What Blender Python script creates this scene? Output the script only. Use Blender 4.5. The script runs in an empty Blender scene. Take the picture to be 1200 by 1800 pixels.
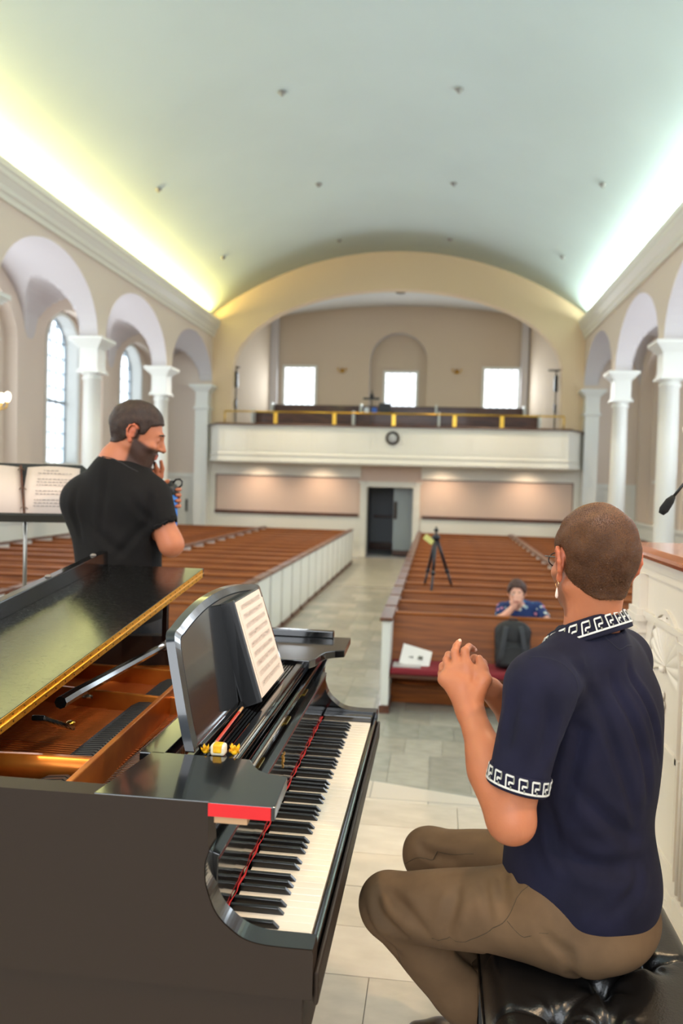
import bpy, bmesh, math, random
import numpy as np
from mathutils import Vector, Matrix, Euler, noise
random.seed(7)
PI = math.pi
scene = bpy.context.scene
COL = scene.collection
FZ = -0.64            # nave floor level; the chancel floor is z = 0
CX = -1.36            # centre line of the nave

def lin(r, g, b):
    f = lambda c: (c/255)/12.92 if c/255 <= .04045 else ((c/255+.055)/1.055)**2.4
    return (f(r), f(g), f(b))

# ------------------------------------------------------------------ camera
cam_data = bpy.data.cameras.new('camera')
cam = bpy.data.objects.new('camera', cam_data); COL.objects.link(cam)
scene.camera = cam
cam_data.sensor_fit = 'VERTICAL'; cam_data.sensor_height = 36.0; cam_data.lens = 28.0
cam_data.clip_start = 0.05; cam_data.clip_end = 200
def cam_rot(f=1400., vx=770., vy=850., roll=.032):
    d = np.array([vx-600, 900-vy, -f]); Y = d/np.linalg.norm(d)
    u = np.array([math.sin(roll), math.cos(roll), 0]); u -= u.dot(Y)*Y; Z = u/np.linalg.norm(u)
    return np.array([np.cross(Y, Z), Y, Z])
_R = cam_rot()
M4 = Matrix([list(_R[i])+[0] for i in range(3)]+[[0, 0, 0, 1]]); M4.translation = (0, 0, 1.51)
cam.matrix_world = M4
cam_data.dof.use_dof = True; cam_data.dof.focus_distance = 1.75; cam_data.dof.aperture_fstop = 3.2

# ------------------------------------------------------------------ world, light, exposure
world = bpy.data.worlds.new('sky'); scene.world = world; world.use_nodes = True
world.node_tree.nodes['Background'].inputs[0].default_value = (.75, .87, 1.0, 1)
world.node_tree.nodes['Background'].inputs[1].default_value = 1.0
vs = scene.view_settings
vs.view_transform = 'Standard'; vs.look = 'None'; vs.exposure = 0.0; vs.gamma = 1.0; vs.use_curve_mapping = False
scene.cycles.max_bounces = 7; scene.cycles.diffuse_bounces = 4; scene.cycles.glossy_bounces = 3
scene.cycles.sample_clamp_indirect = 8.0

def area(name, loc, direction, sx, sy, power, color, spread=180):
    l = bpy.data.lights.new(name, 'AREA'); l.shape = 'RECTANGLE'; l.size = sx; l.size_y = sy
    l.energy = power; l.color = color; l.spread = math.radians(spread)
    o = bpy.data.objects.new(name, l); COL.objects.link(o)
    d = Vector(direction).normalized()
    o.rotation_euler = d.to_track_quat('-Z', 'Y').to_euler(); o.location = loc
    return o
def strip(name, loc, normal, length, width, power, color, spread=180):
    # rectangle whose long side runs along world Y
    o = area(name, loc, normal, width, length, power, color, spread)
    z = -Vector(normal).normalized(); y = Vector((0, 1, 0)); x = y.cross(z).normalized()
    m = Matrix((x, y, z)).transposed().to_4x4(); m.translation = loc
    o.matrix_world = m
    return o
def spot(name, loc, target, power, color, size=70, blend=.6, radius=.05):
    l = bpy.data.lights.new(name, 'SPOT'); l.energy = power; l.color = color
    l.spot_size = math.radians(size); l.spot_blend = blend; l.shadow_soft_size = radius
    o = bpy.data.objects.new(name, l); COL.objects.link(o); o.location = loc
    o.rotation_euler = (Vector(target)-Vector(loc)).to_track_quat('-Z', 'Y').to_euler()
    return o
COLX = [3.21, 7.13, 11.05, 14.97, 18.89]       # y of the arcade columns
BAYS = [-.71+3.92*0, 5.17-3.92, 5.17, 9.09, 13.01, 16.93, 20.85]
# cove lamps in the troughs behind the cornices
strip('cove_lamp', (CX-5.14, 9.0, 6.02), (.55, 0, 1), 26.5, .06, 600, (1.0, .80, .26))
strip('cove_lamp', (CX+5.14, 9.0, 6.02), (-.55, 0, 1), 26.5, .06, 400, (.86, 1.0, .90))
# daylight entering at each side window and the gallery windows
for yb in BAYS[1:6+0]:
    strip('window_daylight', (CX-6.95, yb, 3.2), (1, 0, 0), 1.3, 2.8, 82, (.86, .93, 1.0))
    strip('window_daylight', (CX+6.95, yb, 3.2), (-1, 0, 0), 1.3, 2.8, 82, (.80, .90, 1.0))
for gx in (-4.8, -1.36, 1.95):
    area('window_daylight', (gx, 26.9, 4.6), (0, -1, 0), .9, 1.1, 60, (.85, .93, 1.0))
# fill light added behind the camera for general brightness; then the chancel ceiling lamps
area('chancel_fill_light', (CX, -4.6, 4.2), (0, 1, -.05), 6.0, 4.5, 420, (.92, .96, 1.0))
spot('chancel_spotlight', (3.0, .2, 5.2), (.3, 2.2, .8), 520, (1.0, .66, .38), 60, .7, .12)
spot('chancel_spotlight', (-2.8, .4, 5.4), (-.2, 2.6, .6), 330, (1.0, .68, .40), 70, .7, .12)
spot('chancel_spotlight', (1.6, 4.6, 5.6), (.35, 1.9, 1.0), 520, (1.0, .72, .42), 50, .7, .10)
# downlights in the balcony soffit
for gx in (-5.1, -3.3, .1, 2.4):
    spot('balcony_downlight', (gx, 21.80, 1.93), (gx, 22.6, .5), 62, (1.0, .72, .50), 120, 1.0, .05)
for gx, gy in ((-4, 14), (1.4, 14), (-1.3, 10), (-4, 19), (1.4, 19)):  # spots without fixtures, added to raise the ambient light in the nave
    spot('nave_fill_spot', (gx, gy, 7.0), (gx, gy, 0), 620 if gy < 18 else 1000, (1.0, .80, .58), 95, .8, .15)
# ------------------------------------------------------------------ materials
MATS = {}
def mat(name, rgb, rough=.5, metal=0., coat=0., var=.0, vscale=6., bump=0., bscale=40., spec=.5, emit=None, estr=0., rgb2=None, stretch=(1, 1, 1), sss=0., bdist=.01, detail=4.):
    if name in MATS: return MATS[name]
    m = bpy.data.materials.new(name); m.use_nodes = True
    nt = m.node_tree; b = nt.nodes['Principled BSDF']
    b.inputs['Base Color'].default_value = (*lin(*rgb), 1)
    b.inputs['Roughness'].default_value = rough; b.inputs['Metallic'].default_value = metal
    b.inputs['Coat Weight'].default_value = coat; b.inputs['Coat Roughness'].default_value = .05
    b.inputs['Specular IOR Level'].default_value = spec
    if sss:
        b.inputs['Subsurface Weight'].default_value = sss
        b.inputs['Subsurface Radius'].default_value = (.012, .004, .002); b.inputs['Subsurface Scale'].default_value = 1.
    if emit:
        b.inputs['Emission Color'].default_value = (*lin(*emit), 1); b.inputs['Emission Strength'].default_value = estr
    tc = None
    if var or bump or rgb2:
        tc = nt.nodes.new('ShaderNodeTexCoord'); mp = nt.nodes.new('ShaderNodeMapping')
        mp.inputs['Scale'].default_value = stretch; nt.links.new(tc.outputs['Object'], mp.inputs['Vector'])
    if var or rgb2:
        n = nt.nodes.new('ShaderNodeTexNoise'); n.inputs['Scale'].default_value = vscale; n.inputs['Detail'].default_value = detail
        nt.links.new(mp.outputs[0], n.inputs['Vector'])
        r = nt.nodes.new('ShaderNodeValToRGB')
        c1 = lin(*rgb); c2 = lin(*rgb2) if rgb2 else tuple(c*(1-var) for c in c1)
        r.color_ramp.elements[0].position = .35; r.color_ramp.elements[1].position = .65
        r.color_ramp.elements[0].color = (*c2, 1); r.color_ramp.elements[1].color = (*c1, 1)
        nt.links.new(n.outputs[0], r.inputs[0]); nt.links.new(r.outputs[0], b.inputs['Base Color'])
    if bump:
        n2 = nt.nodes.new('ShaderNodeTexNoise'); n2.inputs['Scale'].default_value = bscale; n2.inputs['Detail'].default_value = 5
        nt.links.new(mp.outputs[0], n2.inputs['Vector'])
        bp = nt.nodes.new('ShaderNodeBump'); bp.inputs['Strength'].default_value = bump; bp.inputs['Distance'].default_value = bdist
        nt.links.new(n2.outputs[0], bp.inputs['Height']); nt.links.new(bp.outputs[0], b.inputs['Normal'])
    MATS[name] = m
    return m
WALL = mat('plaster_beige', (218, 202, 186), .85, bump=.05, bscale=60)
ARCHW = mat('plaster_cream', (222, 196, 160), .85, bump=.05, bscale=60)
VAULT = mat('plaster_pale_mint', (205, 222, 222), .8, var=.04, vscale=.6)
REVEAL = mat('plaster_grey_lilac', (205, 199, 198), .85)
WHITE = mat('painted_white_wood', (222, 222, 214), .42, bump=.03, bscale=20)
WHITEB = mat('painted_white_balcony', (224, 220, 206), .45)
PANELP = mat('plaster_pink_beige', (214, 190, 172), .8)
BRONZE = mat('dark_bronze', (52, 38, 28), .4, .6)
BRASS = mat('polished_brass', (212, 168, 70), .28, 1.)
BLACKP = mat('black_plastic', (18, 18, 20), .4)
GLASSW = mat('daylit_glass', (235, 242, 250), .2, emit=(232, 243, 255), estr=2.6)
DARKROOM = mat('vestibule_paint', (150, 152, 156), .7)
RED = mat('red_cushion', (120, 22, 34), .85, bump=.1, bscale=200)
def wood(name, c1, c2, rough=.35, stretch=(1, 12, 12), scale=3., coat=.2):
    return mat(name, c1, rough, coat=coat, spec=.35, rgb2=c2, vscale=scale, stretch=stretch, bump=.04, bscale=30, detail=6.)
PEWW = wood('pew_oak', (152, 84, 26), (116, 59, 14), .45, (.6, 10, 10), 3., 0.)
CAPW = wood('pew_cap_walnut', (104, 62, 44), (78, 44, 30), .35, (10, 1, 10), 3.)
DARKW = wood('dark_walnut', (92, 54, 36), (66, 38, 26), .35, (1, 8, 8))

# ------------------------------------------------------------------ mesh helpers
class MB:
    def __init__(s): s.v = []; s.f = []; s.sm = []
    def add(s, vs, fs, smooth=False):
        o = len(s.v); s.v += [tuple(p) for p in vs]; s.f += [tuple(i+o for i in f) for f in fs]; s.sm += [smooth]*len(fs); return s
    def box(s, x0, x1, y0, y1, z0, z1):
        v = [(x, y, z) for x in (x0, x1) for y in (y0, y1) for z in (z0, z1)]
        return s.add(v, [(0, 1, 3, 2), (4, 6, 7, 5), (0, 4, 5, 1), (2, 3, 7, 6), (0, 2, 6, 4), (1, 5, 7, 3)])
    def obox(s, c, ax, ay, az):     # box from centre and three half-axis vectors
        c, ax, ay, az = map(Vector, (c, ax, ay, az))
        v = [c+ax*i+ay*j+az*k for i in (-1, 1) for j in (-1, 1) for k in (-1, 1)]
        return s.add(v, [(0, 1, 3, 2), (4, 6, 7, 5), (0, 4, 5, 1), (2, 3, 7, 6), (0, 2, 6, 4), (1, 5, 7, 3)])
    def beam(s, a, b, w, h, up=(0, 0, 1)):
        a, b = Vector(a), Vector(b); d = (b-a); L = d.length; d.normalize()
        x = d.cross(Vector(up)).normalized(); z = x.cross(d)
        return s.obox((a+b)/2, x*w/2, d*L/2, z*h/2)
    def prism(s, poly, fn, t0, t1):  # poly of (u,v), fn(u,v,t)->xyz
        n = len(poly)
        v = [fn(u, w, t0) for u, w in poly]+[fn(u, w, t1) for u, w in poly]
        f = [tuple(range(n)), tuple(range(2*n-1, n-1, -1))]+[(i, (i+1) % n, n+(i+1) % n, n+i) for i in range(n)]
        return s.add(v, f)
    def tube(s, pts, r, n=10, cap=True, smooth=True):
        pts = [Vector(p) for p in pts]; m = len(pts); rr = r if isinstance(r, (list, tuple)) else [r]*m
        vs = []; prev = None
        for i, p in enumerate(pts):
            d = (pts[min(i+1, m-1)]-pts[max(i-1, 0)]).normalized()
            if prev is None:
                a = Vector((0, 0, 1)) if abs(d.z) < .9 else Vector((1, 0, 0))
                x = d.cross(a).normalized()
            else:
                x = (prev-d*prev.dot(d)).normalized()
            prev = x; y = d.cross(x)
            vs += [p+(x*math.cos(t)+y*math.sin(t))*rr[i] for t in [2*PI*k/n for k in range(n)]]
        fs = [(i*n+k, i*n+(k+1) % n, (i+1)*n+(k+1) % n, (i+1)*n+k) for i in range(m-1) for k in range(n)]
        s.add(vs, fs, smooth)
        if cap:
            o = len(s.v)-len(vs)
            s.f.append(tuple(o+k for k in range(n-1, -1, -1))); s.f.append(tuple(o+(m-1)*n+k for k in range(n))); s.sm += [False, False]
        return s
    def lathe(s, prof, c=(0, 0, 0), n=24, axis='z', smooth=True):
        vs = []
        for r, h in prof:
            for k in range(n):
                a = 2*PI*k/n; q = (r*math.cos(a), r*math.sin(a), h)
                if axis == 'x': q = (h, q[0], q[1])
                if axis == 'y': q = (q[0], h, q[1])
                vs.append((q[0]+c[0], q[1]+c[1], q[2]+c[2]))
        m = len(prof)
        fs = [(i*n+k, i*n+(k+1) % n, (i+1)*n+(k+1) % n, (i+1)*n+k) for i in range(m-1) for k in range(n)]
        fs += [tuple(range(n-1, -1, -1)), tuple(range((m-1)*n, m*n))]
        return s.add(vs, fs, smooth)
    def sweep(s, prof, path, closed=False):   # prof (out, up) swept along plan path of (x,y): mitred
        path = [Vector(p) for p in path]; m = len(path); n = len(prof); vs = []
        for i, p in enumerate(path):
            d0 = (p-path[i-1]).normalized() if i > 0 else None; d1 = (path[i+1]-p).normalized() if i < m-1 else None
            d0 = d0 or d1; d1 = d1 or d0
            n0 = Vector((d0.y, -d0.x)); n1 = Vector((d1.y, -d1.x)); b = (n0+n1).normalized(); k = 1/max(.3, b.dot(n0))
            vs += [(p.x+b.x*u*k, p.y+b.y*u*k, w) for u, w in prof]
        fs = [(i*n+k, i*n+(k+1) % n, (i+1)*n+(k+1) % n, (i+1)*n+k) for i in range(m-1) for k in range(n)]
        fs += [tuple(range(n)), tuple(range(m*n-1, (m-1)*n-1, -1))]
        return s.add(vs, fs)
    def build(s, name, m, parent=None, loc=None, bevel=0., kind=None, label=None, seg=2, flat=False):
        me = bpy.data.meshes.new(name); me.from_pydata(s.v, [], s.f); me.update()
        if m: me.materials.append(m)
        me.polygons.foreach_set('use_smooth', s.sm if not flat else [False]*len(s.sm))
        bm = bmesh.new(); bm.from_mesh(me); bmesh.ops.recalc_face_normals(bm, faces=bm.faces); bm.to_mesh(me); bm.free()
        o = bpy.data.objects.new(name, me); COL.objects.link(o)
        if loc is not None: o.location = loc
        if parent is not None:
            o.parent = parent
        if bevel:
            b = o.modifiers.new('bevel', 'BEVEL'); b.width = bevel; b.segments = seg; b.limit_method = 'ANGLE'; b.angle_limit = math.radians(35)
            b.harden_normals = False
        if kind: o['kind'] = kind
        if label: o['label'] = label
        return o
def brick_floor(m, c1, c2, w, h):
    nt = m.node_tree; b = nt.nodes['Principled BSDF']; tc = nt.nodes.new('ShaderNodeTexCoord'); br = nt.nodes.new('ShaderNodeTexBrick')
    br.inputs['Color1'].default_value = (*lin(*c1), 1); br.inputs['Color2'].default_value = (*lin(*c2), 1); br.inputs['Mortar'].default_value = (*lin(128, 122, 112), 1)
    br.inputs['Scale'].default_value = 1.; br.inputs['Brick Width'].default_value = w; br.inputs['Row Height'].default_value = h; br.inputs['Mortar Size'].default_value = .0025
    nt.links.new(tc.outputs['Object'], br.inputs['Vector']); nt.links.new(br.outputs['Color'], b.inputs['Base Color']); return m
def sharpen(o, deg=32):
    bm = bmesh.new(); bm.from_mesh(o.data)
    for f in bm.faces: f.smooth = True
    for e in bm.edges: e.smooth = len(e.link_faces) == 2 and e.calc_face_angle(0) < math.radians(deg)
    bm.to_mesh(o.data); bm.free(); return o
def tag(o, label=None, cat=None, group=None, kind=None):
    if label: o['label'] = label
    if cat: o['category'] = cat
    if group: o['group'] = group
    if kind: o['kind'] = kind
    return o
def thing(name, label, cat, loc=(0, 0, 0), rotz=0., group=None):
    o = bpy.data.objects.new(name, None); COL.objects.link(o); o.location = loc; o.rotation_euler = (0, 0, rotz)
    o.empty_display_size = .1
    return tag(o, label, cat, group)
def copy_tree(o, parent=None):
    c = o.copy(); COL.objects.link(c); c.parent = parent
    for ch in list(o.children): copy_tree(ch, c)
    return c
def arch_pts(yc, half, zs, rise, n=20):
    return [(yc-half*math.cos(PI*i/n), zs+rise*math.sin(PI*i/n)) for i in range(n+1)]
def wall_hole(mb, fn, u0, u1, z0, z1, yc, half, zb, zs, rise, n=20):
    """plane fn(u,z) between u0..u1, z0..z1 with an arched opening"""
    q = lambda a, b, c, d: mb.add([fn(a, c), fn(b, c), fn(b, d), fn(a, d)], [(0, 1, 2, 3)])
    if yc-half > u0+1e-4: q(u0, yc-half, z0, z1)
    if u1 > yc+half+1e-4: q(yc+half, u1, z0, z1)
    if zb > z0+1e-4: q(yc-half, yc+half, z0, zb)
    P = arch_pts(yc, half, zs, rise, n)
    for (a, za), (b, zb2) in zip(P[:-1], P[1:]):
        mb.add([fn(a, za), fn(b, zb2), fn(b, z1), fn(a, z1)], [(0, 1, 2, 3)])
def reveal(mb, fn2, yc, half, zb, zs, rise, t0, t1, n=20, sill=True):
    P = [(yc-half, zb)]+arch_pts(yc, half, zs, rise, n)+[(yc+half, zb)]
    if sill: P.append((yc-half, zb))
    for (a, za), (b, zb2) in zip(P[:-1], P[1:]):
        mb.add([fn2(a, za, t0), fn2(b, zb2, t0), fn2(b, zb2, t1), fn2(a, za, t1)], [(0, 1, 2, 3)], True)
# ================================================================== THE SETTING
YE = 22.6       # plane of the end wall
# ---- floors ---------------------------------------------------------------
TILES = []
for i, (c1, c2) in enumerate([((214, 202, 186), (202, 190, 174)), ((208, 197, 182), (194, 183, 168)), ((218, 208, 194), (208, 197, 183)), ((204, 194, 180), (190, 181, 168))]):
    TILES.append(mat('marble_tile_%d' % i, c1, .22, rgb2=c2, vscale=5.+i, stretch=(1, 2, 1), detail=8.))
NT = []
for i, (c1, c2) in enumerate([((164, 160, 146), (148, 144, 132)), ((154, 152, 140), (138, 136, 126)), ((174, 170, 156), (158, 155, 143)), ((158, 156, 145), (142, 141, 130))]):
    NT.append(mat('grey_marble_tile_%d' % i, c1, .25, rgb2=c2, vscale=5.+i, stretch=(1, 2, 1), detail=8.))
GROUT = mat('grout', (150, 142, 130), .8)
edge = [(-8.6, 3.2), (-4.0, 4.1), (-.3, 4.0), (.24, 3.87), (1.5, 3.55), (6, 2.4)]
def edge_y(x):
    for (a, ya), (b, yb) in zip(edge[:-1], edge[1:]):
        if a <= x <= b: return ya+(yb-ya)*(x-a)/(b-a)
    return 3.
mb = MB()
mb.prism([(-8.6, -5), (6, -5)]+edge[::-1], lambda u, v, t: (u, v, t), -.7, -.012)
floor = mb.build('floor', brick_floor(mat('chancel_marble', (196, 188, 174), .3), (212, 200, 184), (196, 186, 172), .56, .27), kind='structure')
for k in range(4):
    mb = MB(); d = .33*(k+1)
    mb.prism([(u, v+d-.36) for u, v in edge]+[(u, v+d) for u, v in edge[::-1]], lambda u, v, t: (u, v, t), -.7, -.128*(k+1))
    mb.build('chancel_step', NT[0], floor)
tile_cache = {}
def tile(parent, x0, x1, y0, y1, z, ms):
    key = (round(x1-x0, 3), round(y1-y0, 3), random.randrange(4))
    g = .003
    if key not in tile_cache:
        m = MB(); m.box(0, key[0]-g, 0, key[1]-g, -.012, 0)
        o = m.build('marble_tile', ms[key[2]], parent); tile_cache[key] = o.data
        c = .003
    else:
        o = bpy.data.objects.new('marble_tile', tile_cache[key]); COL.objects.link(o); o.parent = parent
    o.location = (x0, y0, z+random.uniform(-.0004, .0004))
    return o
pitch = .27
j = 0; y = 1.02
while y < 3.75:
    off = random.choice([0, .19, .37, .28]); x = -2.1+off*.8-.3
    while x < 2.2:
        w = .56
        ym = min(edge_y(x), edge_y(x+w))
        if y+pitch <= ym+.02: tile(floor, x, x+w, y, y+pitch, 0, TILES)
        x += w
    y += pitch
mb = MB()
mb.box(-8.6, 6, 3.0, 31, FZ-.1, FZ-.012)
nave = mb.build('nave_floor', brick_floor(mat('nave_marble', (152, 156, 146), .3), (164, 160, 147), (148, 146, 134), .30, .40), kind='structure')
tile_cache = {}
y = 5.45
while y < 16.2:
    near = y < 7.6
    w, h = .30, .40
    x = (-3.0 if near and y < 7.3 else -2.14)-random.choice([0, .1, .2]); xe = 3.4 if near and y < 7.3 else -.52
    while x < xe:
        tile(nave, x, min(x+w, 9), y, y+h, FZ, NT)
        x += w
    y += h
# ---- ceiling vault ----------------------------------------------------------
RV = 8.7
def vz(x, top=7.98, R=RV): return top-R+math.sqrt(R*R-(x-CX)**2)
mb = MB(); N = 48; hw = 5.52
xs = [CX-hw+2*hw*i/N for i in range(N+1)]
ys = [-5.2, 0, 6, 12, 18, YE+.2]
v = [(x, y, vz(x)) for y in ys for x in xs]
f = [(j*(N+1)+i, j*(N+1)+i+1, (j+1)*(N+1)+i+1, (j+1)*(N+1)+i) for j in range(len(ys)-1) for i in range(N)]
mb.add(v, f, True)
ceiling = mb.build('ceiling', VAULT, kind='structure')
so = ceiling.modifiers.new('thick', 'SOLIDIFY'); so.thickness = .12; so.offset = 1
for (x, y) in [(-2.75, 13.1), (.13, 13.15), (-5.45, 14.8), (2.75, 14.9), (-2.75, 17.15), (.13, 17.2), (-5.45, 19.4), (2.75, 19.5), (-2.8, 21.1), (.1, 21.1)]:
    z = vz(x); mb = MB(); mb.lathe([(.05, 0), (.075, -.012), (.06, -.03), (.03, -.045), (.028, -.07), (.012, -.075)], (x, y, z+.004), 12)
    mb.build('ceiling_sprinkler', mat('sprinkler_metal', (150, 150, 146), .4, .6), ceiling)
# ---- arcades, vaults over the aisle bays, outer walls -------------------------
ALLB = [-6.59, -2.67, 1.25, 5.17, 9.09, 13.01, 16.93, 20.85]
for side, sg in (('left', -1), ('right', 1)):
    X = lambda d: CX+sg*d
    mb = MB(); dw = 5.24
    fn = lambda u, z: (X(dw), u, z)
    for yb in ALLB:
        wall_hole(mb, fn, yb-1.96, yb+1.96, 4.15, 6.0, yb, 1.775, 4.15, 4.15, 1.28, 28)
    w = mb.build('wall_%s' % side, WALL, kind='structure')
    mb = MB()
    for yb in ALLB:
        reveal(mb, lambda u, z, t: (X(t), u, z), yb, 1.775, 4.15, 4.15, 1.28, dw, dw+.37, 28, sill=False)
        mb.add([(X(t), u, 4.15) for t, u in ((dw, yb+1.775), (dw+.37, yb+1.775), (dw+.37, yb+2.145), (dw, yb+2.145))], [(0, 1, 2, 3)])
        # groin vault over the bay
        gx_ = [dw+.37+(6.72-dw-.37)*i/14 for i in range(15)]; gy_ = [yb-1.96+3.92*j/40 for j in range(41)]; xc_ = (dw+.37+6.72)/2; hw_ = (6.72-dw-.37)/2
        hz_ = lambda a, b: 4.15+max(1.28*math.sqrt(max(0, 1-((b-yb)/1.775)**2)), 1.0*math.sqrt(max(0, 1-((a-xc_)/hw_)**2)))
        mb.add([(X(a), b, hz_(a, b)) for a in gx_ for b in gy_], [(i*41+j, i*41+j+1, (i+1)*41+j+1, (i+1)*41+j) for i in range(14) for j in range(40)])
    mb.build('aisle_vault', REVEAL, w)
    # outer wall with niches
    mb = MB(); fo = lambda u, z: (X(6.72), u, z)
    for yb in ALLB:
        wall_hole(mb, fo, yb-1.96, yb+1.96, FZ-.05, 6.0, yb, 1.5, .62, 3.95, 1.12, 24)
        reveal(mb, lambda u, z, t: (X(t), u, z), yb, 1.5, .62, 3.95, 1.12, 6.72, 7.0, 24)
        if yb < 20:
            wall_hole(mb, lambda u, z: (X(7.0), u, z), yb-1.5, yb+1.5, .62, 5.2, yb, .73, 1.74, 4.27, .72, 24)
        else:
            wall_hole(mb, lambda u, z: (X(7.0), u, z), yb-1.5, yb+1.5, .62, 5.2, yb, .73, 1.74, 4.27, .72, 24)
    mb.build('outer_wall', WALL, w)
    # white wainscot strip on the outer wall
    mb = MB()
    mb.box(*sorted((X(6.715), X(6.68))), -8, YE, FZ, .55)
    mb.box(*sorted((X(6.70), X(6.64))), -8, YE, .55, .62)
    mb.build('wainscot', WHITE, w)
    # cornice: stepped mouldings, and the light trough behind it
    mb = MB()
    prof = [(0, 5.56), (.05, 5.56), (.05, 5.64), (.09, 5.68), (.09, 5.74), (.16, 5.84), (.18, 5.86), (.18, 5.93), (.21, 5.96), (.21, 6.06), (.17, 6.06), (.17, 5.99), (-.32, 5.99), (-.32, 5.94), (0, 5.94)]
    mb.prism(prof, lambda u, v, t: (X(dw-u), t, v), -8, YE)
    mb.build('cornice', WHITEB, w)
    # windows
    for n, yb in enumerate(ALLB[2:]):
        g = MB(); P = [(yb-.73, 1.74)]+arch_pts(yb, .73, 4.27, .72, 20)+[(yb+.73, 1.74)]
        fr = MB()
        reveal(fr, lambda u, z, t: (X(t), u, z), yb, .73, 1.74, 4.27, .72, 6.99, 7.36, 24)
        # casing ring on the niche wall
        Pi = [(yb-.73, 1.74)]+arch_pts(yb, .73, 4.27, .72, 24)+[(yb+.73, 1.74)]
        Po = [(yb-.81, 1.70)]+arch_pts(yb, .81, 4.27, .80, 24)+[(yb+.81, 1.70)]
        for k in range(len(Pi)-1):
            a, b, c, d = Pi[k], Pi[k+1], Po[k+1], Po[k]
            fr.add([(X(6.97), *p) for p in (a, b, c, d)]+[(X(7.0), *p) for p in (a, b, c, d)], [(0, 1, 2, 3), (3, 2, 6, 7), (0, 4, 5, 1)])
        fr.box(*sorted((X(6.90), X(7.3))), yb-.82, yb+.82, 1.66, 1.74)
        wo = fr.build('window_%d' % (n+1+(6 if sg > 0 else 0)), WHITE, kind='structure')
        m2 = MB(); xm = X(7.30)
        def topz(u): return 4.27+.72*math.sqrt(max(0, 1-(u/.73)**2))
        for k in (-2, -1, 0, 1, 2):
            u = .73*k/2.5*.98
            m2.box(xm-.014, xm+.014, yb+u-.012, yb+u+.012, 1.74, topz(u))
        for q in range(9):
            zz = 1.74+.34*(q+1); hw_ = .73 if zz < 4.27 else .73*math.sqrt(max(0, 1-((zz-4.27)/.72)**2))
            m2.box(xm-.014, xm+.014, yb-hw_, yb+hw_, zz-.012, zz+.012)
        m2.box(xm-.03, xm+.03, yb-.73, yb+.73, 3.10, 3.16)
        fm = MB(); Pm = [(yb-.73, 1.74)]+arch_pts(yb, .73, 4.27, .72, 24)+[(yb+.73, 1.74)]
        for (a, za), (b, zb) in zip(Pm[:-1], Pm[1:]):
            fm.beam((xm, a, za), (xm, b, zb), .05, .05, (1, 0, 0))
        fm.build('sash_frame', mat('sash_grey', (150, 160, 166), .5), wo)
        m2.build('muntins', mat('sash_grey', (150, 160, 166), .5), wo)
        g.add([(X(7.34), *p) for p in P], [tuple(range(len(P)))])
        g.build('pane', GLASSW, wo)
# ---- end wall -----------------------------------------------------------------
fe = lambda u, z: (u, YE, z)
mb = MB()
wall_hole(mb, fe, CX-5.24, CX+5.24, 2.0, 8.2, CX, 4.65, 2.3, 4.6, 2.33, 40)
reveal(mb, lambda u, z, t: (u, t, z), CX, 4.65, 2.3, 4.6, 2.33, YE, YE+.35, 40, sill=False)
wb = mb.build('wall_back', ARCHW, kind='structure')
mb = MB()   # lower wall either side of the doorway and aisle ends
q = lambda a, b, c, d, y=YE: mb.add([(a, y, c), (b, y, c), (b, y, d), (a, y, d)], [(0, 1, 2, 3)])
q(-6.6, -2.10, FZ, 2.02); q(-.60, 3.88, FZ, 2.02); q(-2.10, -.60, 1.40, 2.02)
mb.build('lower_wall', PANELP, wb)
mb = MB(); q(CX-7, CX-5.24, FZ, 6.2, YE+.01); q(CX+5.24, CX+7, FZ, 6.2, YE+.01)
mb.build('aisle_end_wall', WALL, wb)
mb = MB()
for x0, x1 in ((-6.6, -2.19), (-.48, 3.88)):
    mb.box(x0, x1, YE-.05, YE-.001, FZ, .50)
    mb.box(x0, x1, YE-.07, YE-.001, FZ, FZ+.14)
    mb.box(x0, x1, YE-.08, YE-.001, 1.66, 2.0)
    mb.box(x0, x1, YE-.11, YE-.001, 1.62, 1.68)
mb.box(-6.62, -6.42, YE-.10, YE, FZ, 2.0); mb.box(3.70, 3.90, YE-.10, YE, FZ, 2.0)
mb.build('wainscot', WHITEB, wb)
mb = MB()
for x0, x1 in ((-6.42, -2.24), (-.43, 3.70)):
    mb.box(x0, x1, YE-.10, YE-.001, .50, .585)
    mb.box(x0, x1, YE-.02, YE-.001, 1.60, 1.625)
mb.box(-6.43, -6.405, YE-.02, YE-.001, .5, 1.62); mb.box(3.685, 3.71, YE-.02, YE-.001, .5, 1.62)
mb.build('chair_rail', DARKW, wb)
# doorway with its vestibule
mb = MB()
for x0, x1, z0, z1 in ((-2.19, -2.02, FZ, 1.37), (-.68, -.50, FZ, 1.37), (-2.19, -.50, 1.37, 1.49)):
    mb.box(x0, x1, YE-.09, YE+.02, z0, z1)
mb.box(-2.24, -2.02, YE-.11, YE, 1.47, 1.52); mb.box(-.68, -.45, YE-.11, YE, 1.47, 1.52); mb.box(-2.05, -.65, YE-.11, YE, 1.47, 1.52)
mb.box(-2.04, -2.0, YE-.02, YE+.35, FZ, 1.38); mb.box(-.70, -.66, YE-.02, YE+.35, FZ, 1.38); mb.box(-2.04, -.66, YE-.02, YE+.35, 1.36, 1.40)
door = mb.build('door_1', WHITEB, kind='structure')
mb = MB()
mb.box(-2.1, -.6, YE+2.6, YE+2.7, FZ, 1.6); mb.box(-2.2, -2.1, YE+.35, YE+2.7, FZ, 1.6); mb.box(-.6, -.5, YE+.35, YE+2.7, FZ, 1.6); mb.box(-2.2, -.5, YE+.35, YE+2.7, 1.6, 1.7)
mb.box(-2.2, -.5, YE+.01, YE+2.7, FZ-.02, FZ+.004)
mb.build('vestibule_wall', mat('vestibule_paint', (150, 152, 156), .7), door)
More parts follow.
